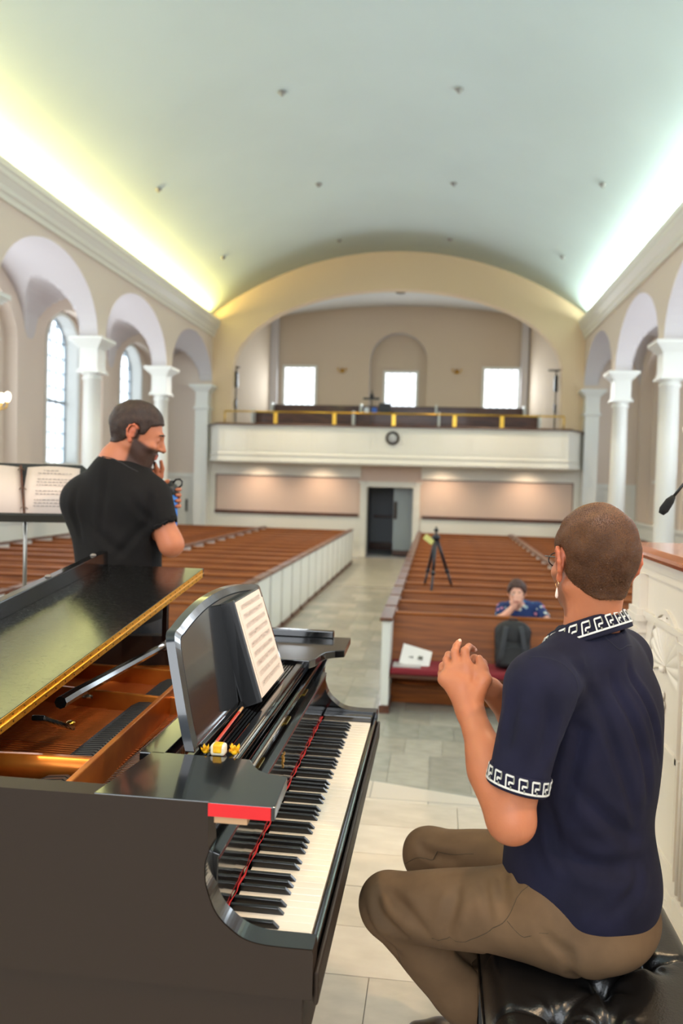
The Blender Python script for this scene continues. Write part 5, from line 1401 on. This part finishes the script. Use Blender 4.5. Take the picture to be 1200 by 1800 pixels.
seam(trs, O, tree, pl((-0.0713, 1.7500, 0.4886), (-0.0357, 1.7800, 0.4085), (0.0114, 1.8000, 0.3340), (0.0464, 1.8200, 0.2583)), SO, .0011)
seam(trs, O, tree, pl((-0.0583, 2.0000, 0.5376), (-0.0126, 1.9500, 0.5873), (0.0563, 1.9300, 0.6068), (0.1160, 1.9000, 0.6246)), SO, .0011)
seam(trs, O, tree, pl((0.3162, 1.6200, 0.5902), (0.3360, 1.6200, 0.5980), (0.3408, 1.6200, 0.6160), (0.4163, 1.6800, 0.5890)), SO, .0011)
SHOE = mat('brown_leather_shoe', (58, 38, 26), .35)
for an in (anL, anR):
    S = SDF(tuple(an-np.array((.27, .09, .11))), tuple(an+np.array((.10, .09, .06))), .006)
    S.cone(an+np.array((.02, 0, -.045)), an+np.array((-.14, .0, -.062)), .042, .034, .02); S.cone(an+np.array((-.14, 0, -.062)), an+np.array((-.20, 0, -.066)), .036, .028, .02); S.cone(an+np.array((0, 0, -.03)), an+np.array((0, 0, .01)), .042, .040, .02)
    z0 = .004; S.clip(lambda x, y, z: z0-z+0*x, .004); V, F = S.mesh(); sh_ = mesh_obj('shoe', V, F, SHOE, seated, O)
# ================================================================== BENCH
bench = thing('piano_bench', 'black tufted leather adjustable piano bench under the seated man', 'bench', (.35, 1.62, 0))
LEA = mat('black_leather', (17, 16, 16), .27, bump=.25, bscale=260., spec=.55, bdist=.002)
NX, NY = 90, 150; bx0, bx1, by0, by1 = .125, .585, 1.24, 1.99
btn = [(.356, 1.597), (.459, 1.695), (.346, 1.486), (.356, 1.80), (.252, 1.695), (.252, 1.49), (.462, 1.90), (.470, 1.39), (.25, 1.90), (.25, 1.34), (.36, 1.33)]
gx = np.linspace(bx0, bx1, NX); gy = np.linspace(by0, by1, NY); GX, GY = np.meshgrid(gx, gy, indexing='ij')
ed = np.minimum.reduce([GX-bx0, bx1-GX, GY-by0, by1-GY]); Z = .440+.088*np.sqrt(np.clip(1-(1-np.clip(ed/.05, 0, 1))**2, 0, 1))+.006*np.clip(ed/.12, 0, 1)
for (x, y) in btn:
    r = np.hypot(GX-x, GY-y); th_ = np.arctan2(GY-y, GX-x); Z -= .030*np.exp(-(r/.020)**2)+.012*np.exp(-(r/.05)**2); Z -= .0035*np.cos(th_*5+x*40)*np.exp(-((r-.035)/.022)**2)
def crease(a, b, dep=.007, w=.007):
    global Z
    a, b = np.array(a), np.array(b); ab = b-a; t = np.clip(((GX-a[0])*ab[0]+(GY-a[1])*ab[1])/(ab@ab), 0, 1); r = np.hypot(GX-a[0]-t*ab[0], GY-a[1]-t*ab[1]); Z = Z-dep*np.exp(-(r/w)**2)
for a, b in ((0, 1), (0, 4), (0, 2), (1, 3), (4, 3), (0, 5), (2, 7), (1, 6), (3, 6), (3, 8), (2, 5)): crease(btn[a], btn[b])
crease(btn[1], (.585, 1.72)); crease(btn[2], (.347, 1.24)); crease(btn[5], (.125, 1.49)); crease(btn[4], (.125, 1.70)); crease(btn[7], (.585, 1.40))
v = [(GX[i, j]-.35, GY[i, j]-1.62, Z[i, j]) for i in range(NX) for j in range(NY)]
b = MB(); b.add(v, [(i*NY+j, (i+1)*NY+j, (i+1)*NY+j+1, i*NY+j+1) for i in range(NX-1) for j in range(NY-1)], True)
cu = b.build('cushion', LEA, bench)
for k, (x, y) in enumerate(btn):
    i = int(np.argmin(abs(gx-x))); j = int(np.argmin(abs(gy-y))); r = .009 if k != 2 else .012
    b = MB(); b.lathe([(r, -.002), (r, .002), (r*.8, .005), (r*.3, .0065)], (x-.35, y-1.62, float(Z[i, j])), 16); b.build('button', LEA, cu)
b = MB(); b.tube([(bx0-.35, by0-1.62, .442), (bx0-.35, by1-1.62, .442), (bx1-.35, by1-1.62, .442), (bx1-.35, by0-1.62, .442), (bx0-.35, by0-1.62, .442)], .005, 8); b.build('piping', LEA, cu)
b = MB(); b.box(bx0-.345, bx1-.355, by0-1.615, by1-1.625, .36, .441); b.build('frame', PB, bench, bevel=.004)
for x in (bx0+.03, bx1-.03):
    for y in (by0+.04, by1-.04):
        b = MB(); b.prism([(-.022, .36), (-.014, 0), (.014, 0), (.022, .36)], lambda u, w, t: (x-.35+u, y-1.62+t, w), -.02, .02); b.build('leg', PB, bench, bevel=.003)
for y in (by0-.022, by1+.022):
    b = MB(); b.lathe([(.026, -.014), (.03, -.008), (.03, .008), (.026, .014)], (0, y-1.62, .40), 20, 'y'); b.build('height_knob', PB, bench)
# ================================================================== STANDING MAN
O = np.array((-1.24, 3.05, 0.))
stand = thing('person', 'standing bearded man in black T-shirt behind the piano, hand at his chin', 'person', tuple(O))
H2 = Head((-1.1801, 3.0200, 1.6720), (.90, .26, -.33), (.25, .05, 1), 1.04)
f_ = np.array((.34, .94, 0)); f_ /= np.linalg.norm(f_); l_ = np.array((-f_[1], f_[0], 0)); MT = np.array([f_, l_, u_])
T_ = lambda f, l, u: O+f_*f+l_*l+u_*u
neckb = np.array((-1.2575, 3.0200, 1.5607)); shL = np.array((-1.4125, 3.0600, 1.4070)); shR = np.array((-1.1072, 2.9800, 1.4266))
elR = np.array((-1.0158, 2.9700, 1.2469)); wrR = np.array((-1.1769, 3.1800, 1.4352)); elL = np.array((-1.4248, 3.2600, 1.1902)); wrL = np.array((-1.2123, 3.3200, 1.3734))
S = SDF((-1.56, 2.78, .86), (-.86, 3.50, 1.86), .0052)
H2.build(S, neckb)
S.ell(T_(0, 0, 1.32), (.10, .165, .18), MT, .03); S.ell(T_(0, 0, 1.10), (.11, .15, .2), MT, .05)
S.cone(neckb, shL, .055, .05, .05); S.cone(neckb, shR, .055, .05, .05)
for sh, el, wr in ((shL, elL, wrL), (shR, elR, wrR)):
    md = el*.5+wr*.5; S.cone(sh, el, .052, .045, .02); S.cone(el, md, .046, .042, .02); S.cone(md, wr, .042, .028, .02)
# right hand raised to the mouth
kc = np.array((-1.1464, 3.1200, 1.5062)); hx = np.array((.75, .6, .1)); hx /= np.linalg.norm(hx)
for j, o_ in enumerate((.030, .010, -.010, -.028)):
    kk = kc+hx*o_; S.cone(wrR, kk, .018, .012, .012)
    tip = [(.010, -.03, .060), (.006, -.035, .054), (0, -.04, .046), (-.005, -.04, .036)][j]
    tp_ = kk+np.array(tip); md = kk*.5+tp_*.5+np.array((.004, .006, .0)); S.chain([kk, md, tp_], [.0105, .0095, .008], .004)
S.chain([wrR, wrR+np.array((-.01, -.05, .03)), wrR+np.array((-.02, -.09, .055))], [.017, .012, .009], .008)
# left hand round the bottle
bc = np.array((-1.1469, 3.3200, 1.4122))
for j in range(4):
    z = .042-.024*j; S.cone(wrL, bc+np.array((-.035, .025, z*.7)), .018, .012, .012)
    S.chain([bc+np.array((-.036, .026, z*.7)), bc+np.array((-.012, .046, z)), bc+np.array((.030, .036, z)), bc+np.array((.042, .004, z)), bc+np.array((.036, -.018, z))], [.011, .0105, .010, .009, .0078], .004)
S.chain([wrL, bc+np.array((-.045, -.008, .03)), bc+np.array((-.022, -.040, .062)), bc+np.array((.004, -.036, .078))], [.018, .013, .011, .009], .006)
V, F = S.mesh()
mesh_obj('body', V, F, SKIN, stand, O, skin_color(V, H2, (176, 108, 76), (52, 38, 32), .95), smooth_it=1)
HM2 = mat('hair_dark_brown', (58, 40, 32), .55, rgb2=(42, 28, 22), vscale=50., bump=.5, bscale=400., spec=.35, bdist=.004)
Sh = H2.hair_sdf(.004, .009, [(-.12, -.07), (-.07, -.062), (-.035, -.045), (-.014, -.008), (.010, .0), (.032, .01), (.045, .045), (.072, .062), (.12, .07)])
Vh, Fh = Sh.mesh(); Vh = ripple(Vh, Fh, .004, 30.)
hr = mesh_obj('hair', Vh, Fh, HM2, stand, O)
strands(Vh, Fh, H2, 9000, .012, mat('hair_strand_dark', (76, 54, 42), .45, rgb2=(46, 32, 26), vscale=30., spec=.5), hr, O, 5, .35, .0007, (-.3, 0, -.8))
eyes(H2, stand, O, (60, 44, 30), .0020); brows(H2, stand, O, HM2)
BT = mat('black_cotton', (17, 14, 14), .85, rgb2=(12, 10, 10), vscale=8., bump=.2, bscale=500., spec=.25, bdist=.001)
S = SDF((-1.58, 2.78, .84), (-.90, 3.34, 1.62), .006)
S.ell(T_(-.01, .012, 1.33), (.128, .205, .21), MT, .03); S.ell(T_(.0, .015, 1.10), (.135, .186, .26), MT, .06); S.ell(T_(0, 0, .96), (.14, .18, .16), MT, .05)
S.ell(T_(-.04, 0, 1.40), (.09, .165, .09), MT, .05)
S.cone(neckb+np.array((0, 0, -.03)), shL, .062, .062, .09); S.cone(neckb+np.array((0, 0, -.03)), shR, .062, .066, .09); S.cone(shL+np.array((.02, 0, -.02)), T_(0, .13, 1.15), .07, .06, .08)
hmL = shL+(elL-shL)*.55; hmR = shR+(elR-shR)*.50; dL = (elL-shL)/np.linalg.norm(elL-shL); dR = (elR-shR)/np.linalg.norm(elR-shR)
S.cone(shL, hmL, .062, .060, .08); S.cone(shR, hmR, .070, .064, .04)
for hm, d in ((hmL, dL), (hmR, dR)): S.cone(hm+d*.075, hm+d*.14, .070, .08, .002, 's'); S.cone(hm-d*.02, hm+d*.06, .054, .054, .002, 's')
S.clip(lambda x, y, z: .90-z+0*x, .006)
S.cone(neckb+np.array((.0, 0, .025)), neckb+np.array((.03, 0, .18)), .064, .075, .006, 's')
V, F = S.mesh(); tree = bvh(V, F); V = ripple(V, F, .008, 5., 1., (1, 1, .6))
V = fold(V, F, [(pl((-1.2682, 2.9000, 1.5508), (-1.2755, 2.8800, 1.4319), (-1.2889, 2.8800, 1.2805)), .006, .016), (pl((-1.1672, 2.8500, 1.4567), (-1.1216, 2.8500, 1.3732), (-1.0650, 2.8600, 1.3216)), .007, .018),
    (pl((-1.3555, 2.9000, 1.3205), (-1.2773, 2.8800, 1.2593), (-1.1556, 2.8600, 1.1902)), .007, .020), (pl((-1.0573, 2.8500, 1.4598), (-1.0660, 2.8600, 1.3746), (-1.0945, 2.8800, 1.3088)), .008, .014), (pl((-1.3924, 2.9500, 1.4496), (-1.4027, 2.9500, 1.3607), (-1.3871, 2.9500, 1.2503)), .006, .014),
    (pl((-1.0913, 2.8600, 1.3100), (-1.1456, 2.8600, 1.2548), (-1.2225, 2.8600, 1.1876)), .006, .016)], tree)
sh_ = mesh_obj('t_shirt', V, F, BT, stand, O); tree = bvh(V, F)
seam(sh_, O, tree, pl((-1.2998, 2.9500, 1.5842), (-1.2362, 2.9300, 1.5784), (-1.1751, 2.9200, 1.5601), (-1.1381, 2.9300, 1.5395)), mat('black_rib', (34, 31, 31), .9), .0035, 'neck_rib')
seam(sh_, O, tree, pl((-1.0723, 2.8800, 1.3095), (-1.0246, 2.8700, 1.3203), (-0.9958, 2.9000, 1.3454)), mat('black_rib', (34, 31, 31), .9), .0016, 'sleeve_hem')
DJ = mat('dark_jeans', (26, 27, 34), .85, bump=.2, bscale=400.)
S = SDF((-1.56, 2.74, .06), (-.92, 3.36, 1.02), .009)
S.ell(T_(0, 0, .93), (.125, .17, .12), MT, .03)
for q in (-1, 1):
    hp_, kn_, an = T_(0, q*.09, .90), T_(.01, q*.11, .50), T_(-.01, q*.12, .08); S.cone(hp_, kn_, .095, .068, .03); S.cone(kn_, an, .068, .056, .03)
S.clip(lambda x, y, z: .07-z+0*x, .004)
V, F = S.mesh(); mesh_obj('trousers', V, F, DJ, stand, O)
for q in (-1, 1):
    a = T_(0, q*.12, .05); S = SDF(tuple(a-np.array((.2, .2, .06))), tuple(a+np.array((.2, .28, .08))), .008); S.cone(a-f_*.05, a+f_*.10, .040, .036, .02); S.cone(a+f_*.10, a+f_*.17+np.array((0, 0, -.012)), .038, .03, .02); S.cone(a, a+np.array((0, 0, .04)), .045, .045, .02); S.clip(lambda x, y, z: .004-z+0*x, .003)
    V, F = S.mesh(); mesh_obj('shoe', V, F, mat('black_shoe', (20, 20, 20), .4), stand, O)
# water bottle he holds
bt = thing('water_bottle', 'blue water bottle with black cap and carry loop in the standing man’s hand'.replace('’', ''), 'bottle', tuple(bc-np.array((0, 0, .12))))
bt['label'] = 'blue water bottle with black loop cap held by the standing man'
b = MB(); b.lathe([(.030, 0), (.034, .004), (.035, .02), (.035, .128), (.033, .140)], (0, 0, 0), 24); b.build('flask', mat('bottle_blue', (28, 110, 200), .3), bt)
b = MB(); b.lathe([(.035, .138), (.037, .142), (.037, .168), (.030, .182), (.018, .188), (.016, .20)], (0, 0, 0), 24); b.build('cap', BLACKP, bt)
b = MB(); b.tube([(.012, 0, .186), (.026, 0, .204), (.044, 0, .206), (.055, 0, .196), (.052, 0, .180), (.034, 0, .166)], .0045, 8); b.build('carry_loop', BLACKP, bt)
b = MB(); b.lathe([(.016, .186), (.017, .200), (.010, .206)], (-.012, 0, 0), 14); b.build('spout', mat('spout_silver', (200, 196, 186), .3, .7), bt)
# ================================================================== SEATED WOMAN IN THE SECOND PEW
O = np.array((.86, 8.32, FZ))
wom = thing('person', 'seated woman in blue floral blouse and glasses, hand over her mouth', 'person', tuple(O))
H3 = Head((0.8134, 8.0800, 0.4409), (-.10, -1, -.12), (0, -.05, 1), 1.02)
f_ = np.array((-.05, -1., 0)); f_ /= np.linalg.norm(f_); l_ = np.array((-f_[1], f_[0], 0)); MT = np.array([f_, l_, u_])
T_ = lambda f, l, u: O+f_*f+l_*l+u_*u
neckb = np.array((0.8421, 8.2000, 0.2749)); shR = np.array((0.6933, 8.1800, 0.2595)); shL = np.array((1.0343, 8.2000, 0.2722))
elR = np.array((0.6505, 8.0200, 0.1629)); wrR = np.array((0.7805, 7.9800, 0.3175)); elL = np.array((1.1210, 8.0600, 0.1617)); wrL = np.array((.80, 7.96, .15))
wrL = np.array((1.0620, 8.1000, 0.0946))
S = SDF((.50, 7.82, -.1), (1.25, 8.48, .76), .0075)
H3.build(S, neckb); S.ell(T_(.08, 0, .80), (.11, .17, .17), MT, .03); S.cone(neckb, shR, .05, .05, .05); S.cone(neckb, shL, .05, .05, .05)
for sh, el, wr in ((shL, elL, wrL), (shR, elR, wrR)): S.cone(sh, el, .052, .044, .02); S.cone(el, wr, .044, .028, .02)
kc = np.array((0.8034, 7.9550, 0.3844))
for j, o_ in enumerate((-.032, -.011, .011, .030)):
    kk = kc+np.array((o_, 0, 0)); S.cone(wrR, kk, .020, .013, .014); S.chain([kk, kk+np.array((.008, .004, .035)), kk+np.array((.014, .014, .062))], [.0115, .0105, .0095], .004)
S.chain([wrR, wrR+np.array((-.03, 0, .035)), wrR+np.array((-.03, .01, .075))], [.018, .013, .010], .008)
V, F = S.mesh(); mesh_obj('body', V, F, SKIN, wom, O, skin_color(V, H3, (226, 170, 146)))
S = H3.hair_sdf(.006, .018, [(-.12, -.06), (-.07, -.06), (-.03, -.05), (0, -.03), (.02, .0), (.05, .02), (.062, .058), (.085, .070), (.12, .075)])
V, F = S.mesh(); V = ripple(V, F, .010, 25.); mesh_obj('hair', V, F, mat('hair_chestnut', (74, 44, 34), .6, rgb2=(52, 30, 24), vscale=40., bump=.5, bscale=200.), wom, O)
eyes(H3, wom, O); brows(H3, wom, O, MATS['hair_chestnut']); spectacles(H3, wom, O, SPECM)
def floral():
    m = bpy.data.materials.new('blue_floral'); m.use_nodes = True; nt = m.node_tree; b = nt.nodes['Principled BSDF']; b.inputs['Roughness'].default_value = .8
    tc = nt.nodes.new('ShaderNodeTexCoord'); vo = nt.nodes.new('ShaderNodeTexVoronoi'); vo.inputs['Scale'].default_value = 24.; nt.links.new(tc.outputs['Object'], vo.inputs['Vector'])
    r = nt.nodes.new('ShaderNodeValToRGB'); r.color_ramp.interpolation = 'CONSTANT'; r.color_ramp.elements[0].position = 0; r.color_ramp.elements[0].color = (1, 1, 1, 1)
    r.color_ramp.elements[1].position = .42; r.color_ramp.elements[1].color = (0, 0, 0, 1); nt.links.new(vo.outputs['Distance'], r.inputs[0])
    r2 = nt.nodes.new('ShaderNodeValToRGB'); r2.color_ramp.interpolation = 'CONSTANT'
    cols = [(16, 44, 96), (150, 178, 190), (206, 130, 150), (16, 44, 96), (200, 206, 190), (40, 110, 150)]
    r2.color_ramp.elements[0].color = (*lin(*cols[0]), 1); r2.color_ramp.elements[1].position = .3; r2.color_ramp.elements[1].color = (*lin(*cols[1]), 1)
    for i, c in enumerate(cols[2:]): e = r2.color_ramp.elements.new(.45+.13*i); e.color = (*lin(*c), 1)
    sep = nt.nodes.new('ShaderNodeSeparateColor'); nt.links.new(vo.outputs['Color'], sep.inputs[0]); nt.links.new(sep.outputs[0], r2.inputs[0])
    mx = nt.nodes.new('ShaderNodeMix'); mx.data_type = 'RGBA'; mx.inputs[6].default_value = (*lin(16, 44, 96), 1)
    nt.links.new(r.outputs[0], mx.inputs[0]); nt.links.new(r2.outputs[0], mx.inputs[7]); nt.links.new(mx.outputs[2], b.inputs['Base Color']); return m
S = SDF((.46, 7.84, -.34), (1.28, 8.56, .46), .009)
S.ell(T_(.09, 0, .83), (.14, .20, .17), MT, .03); S.ell(T_(.06, 0, .62), (.15, .20, .20), MT, .06); S.cone(neckb+np.array((0, 0, -.02)), shR, .06, .065, .05); S.cone(neckb+np.array((0, 0, -.02)), shL, .06, .065, .05)
for sh, el in ((shL, elL), (shR, elR)): S.cone(sh, sh+(el-sh)*.62, .066, .064, .03); S.cone(el*.95+sh*.05, el*1.2-sh*.2, .062, .066, .004, 's')
S.ell(H3.p(.03, 0, -.15), (.06, .06, .07), H3.M, .01, 's')
V, F = S.mesh(); V = ripple(V, F, .008, 9.); mesh_obj('blouse', V, F, floral(), wom, O)
S = SDF((.60, 7.62, FZ-.01), (1.14, 8.58, FZ+.62), .012)
for q in (-1, 1):
    hp_, kn_, an = T_(.0, q*.09, .52), T_(.30, q*.10, .50), T_(.36, q*.10, .10); S.cone(hp_, kn_, .085, .06, .03); S.cone(kn_, an, .06, .045, .02); S.cone(an+np.array((0, 0, -.05)), an+f_*.13+np.array((0, 0, -.06)), .042, .034, .02)
S.clip(lambda x, y, z: FZ+.006-z+0*x, .004)
V, F = S.mesh(); mesh_obj('trousers', V, F, mat('dark_denim', (34, 38, 52), .85), wom, O)
# ================================================================== SMALL THINGS
# backpack on the front pew
O = np.array((.745, 7.60, FZ+.424))
bp = thing('backpack', 'black backpack standing on the front pew against the oak back', 'backpack', tuple(O)); BK = mat('black_nylon', (22, 22, 25), .65, bump=.2, bscale=150.)
S = SDF((.50, 7.42, FZ+.40), (.99, 7.86, FZ+.96), .008); tl = np.array([[1, 0, 0], [0, .97, -.22], [0, .22, .97]])
S.box(O+np.array((0, .03, .205)), (.165, .085, .20), tl, .06, .01); S.ell(O+np.array((0, .04, .33)), (.15, .08, .12), tl, .05); S.box(O+np.array((0, -.045, .13)), (.13, .05, .11), tl, .04, .02)
V, F = S.mesh(); V[:, 2] = np.maximum(V[:, 2], FZ+.426); V = ripple(V, F, .008, 12.); mesh_obj('bag', V, F, BK, bp, O); tree = bvh(V, F)
STR = mat('black_webbing', (44, 45, 50), .6)
for q in (-1, 1):
    L = [tree.find_nearest(O+Vector(p))[0]+Vector((0, -.012, 0))-Vector(O) for p in resample([(q*.05, -.03, .40), (q*.085, -.08, .33), (q*.10, -.10, .22), (q*.125, -.10, .10), (q*.15, -.06, .02)], .02)] if False else \
        [Vector(p) for p in resample([(q*.045, .06, .44), (q*.07, -.03, .39), (q*.088, -.065, .30), (q*.10, -.085, .20), (q*.12, -.09, .10), (q*.14, -.05, .02)], .02)]
    b = MB()
    vs = [p+Vector((sx*.023, sy*.007, 0)) for p in L for sx, sy in ((-1, -1), (1, -1), (1, 1), (-1, 1))]; nn = len(L)
    b.add(vs, [(i*4+k, i*4+(k+1) % 4, (i+1)*4+(k+1) % 4, (i+1)*4+k) for i in range(nn-1) for k in range(4)]+[(0, 1, 2, 3), tuple((nn-1)*4+k for k in (3, 2, 1, 0))], False)
    b.build('shoulder_strap', STR, bp, bevel=.004)
b = MB(); b.tube([(-.04, .06, .435), (-.03, .05, .465), (.03, .05, .465), (.04, .06, .435)], .007, 8); b.build('grab_handle', STR, bp)
b = MB(); b.tube([(-.11, -.105, .20), (0, -.115, .235), (.11, -.105, .20)], .0025, 6); b.build('zip', STR, bp)
# blue shoe below the front pew
O = np.array((.45, 7.44, FZ)); S = SDF(tuple(O+np.array((-.08, -.10, -.01))), tuple(O+np.array((.08, .26, .14))), .006)
S.cone(O+np.array((0, -.03, .04)), O+np.array((0, .08, .05)), .038, .040, .02); S.cone(O+np.array((0, .08, .05)), O+np.array((0, .15, .055)), .04, .036, .02); S.cone(O+np.array((0, .14, .06)), O+np.array((0, .15, .10)), .036, .034, .02)
S.cone(O+np.array((0, .145, .10)), O+np.array((0, .15, .16)), .026, .028, .003, 's'); S.clip(lambda x, y, z: FZ+.018-z+0*x, .003)
sho = thing('shoe', 'blue canvas shoe on the floor below the front pew', 'shoe', tuple(O))
V, F = S.mesh(); mesh_obj('upper', V, F, mat('blue_canvas', (40, 84, 120), .8), sho, O)
b = MB(); b.prism([(-.036, -.06), (.036, -.06), (.042, .0), (.040, .10), (.036, .18), (-.036, .18), (-.040, .10), (-.042, 0)], lambda u, w, t: (u, w, t), .0, .022); b.build('sole', mat('white_rubber', (214, 214, 208), .6), sho, bevel=.004)
# yellow flowers and wrapped sweet on the piano shelf
YEL = mat('yellow_petals', (244, 196, 24), .6, rgb2=(226, 160, 10), vscale=60.)
for k, (x, y, r) in enumerate(((-.428, 1.474, .013), (-.372, 1.478, .015))):
    O = np.array((x, y, .9795 if k == 0 else .9795)); fl = thing('yellow_flower', ('small crumpled yellow flower at the foot of the music desk', 'larger crumpled yellow flower right of the wrapped sweet')[k], 'flower', tuple(O))
    rng = random.Random(k+4)
    for j in range(9):
        a = 2*PI*j/9; rr = r*(.75+.5*rng.random()); b = MB(); n = 5; vs = []
        for i in range(n+1):
            for q in range(n+1):
                s_, t = i/n, q/n-.5; vs.append((math.cos(a+t*1.3)*rr*s_*(1.1-.5*s_), math.sin(a+t*1.3)*rr*s_*(1.1-.5*s_), r*(.25+.9*s_*(.6+.4*math.sin(j*2.1)))+.003*math.sin(8*t+j)))
        b.add(vs, [(i*(n+1)+q, i*(n+1)+q+1, (i+1)*(n+1)+q+1, (i+1)*(n+1)+q) for i in range(n) for q in range(n)], True); b.build('petal', YEL, fl)
    b = MB(); b.lathe([(r*.3, 0), (r*.5, r*.3), (r*.3, r*.8), (.001, r)], (0, 0, 0), 12); b.build('flower_centre', YEL, fl)
sw = thing('wrapped_sweet', 'white and yellow wrapped sweet between the yellow flowers', 'sweet', (-.401, 1.470, .9795))
b = MB(); b.box(-.0145, .0145, -.012, .012, 0, .022); b.build('wrapper', mat('white_wrapper', (226, 216, 190), .35), sw, bevel=.006, seg=3)
b = MB(); b.box(-.009, .009, -.0135, .008, .006, .0232); b.build('yellow_panel', YEL, sw, bevel=.003)
# pendant lamps hanging in the nave
for k, (x, y, z) in enumerate(((-4.90, 8.2, 2.26), (3.0, 9.6, 2.15))):
    pd = thing('pendant_lamp', ('brass pendant lamp hanging at the left edge before the arcade', 'brass pendant lamp hanging at the right edge before the arcade')[k], 'lamp', (x, y, z), 0, 'pendant lamps of the nave')
    b = MB(); b.tube([(0, 0, .30), (0, 0, vz(x)-z)], .006, 6); b.build('chain', BRASS, pd)
    b = MB(); b.lathe([(.02, .30), (.05, .26), (.03, .22), (.025, .0), (.05, -.04), (.01, -.10)], (0, 0, 0), 14); b.build('stem', BRASS, pd)
    for j in range(6):
        a = 2*PI*j/6+.3; c, s_ = math.cos(a), math.sin(a); b = MB(); b.tube([(0, 0, -.02), (c*.10, s_*.10, -.08), (c*.19, s_*.19, -.05), (c*.20, s_*.20, .02)], .008, 6); ar = b.build('arm', BRASS, pd)
        b = MB(); b.lathe([(.018, .02), (.030, .05), (.034, .08), (.024, .11), (.004, .125)], (c*.20, s_*.20, 0), 12); b.build('bulb', mat('lamp_glow', (255, 240, 215), .3, emit=(255, 236, 205), estr=6.), ar)
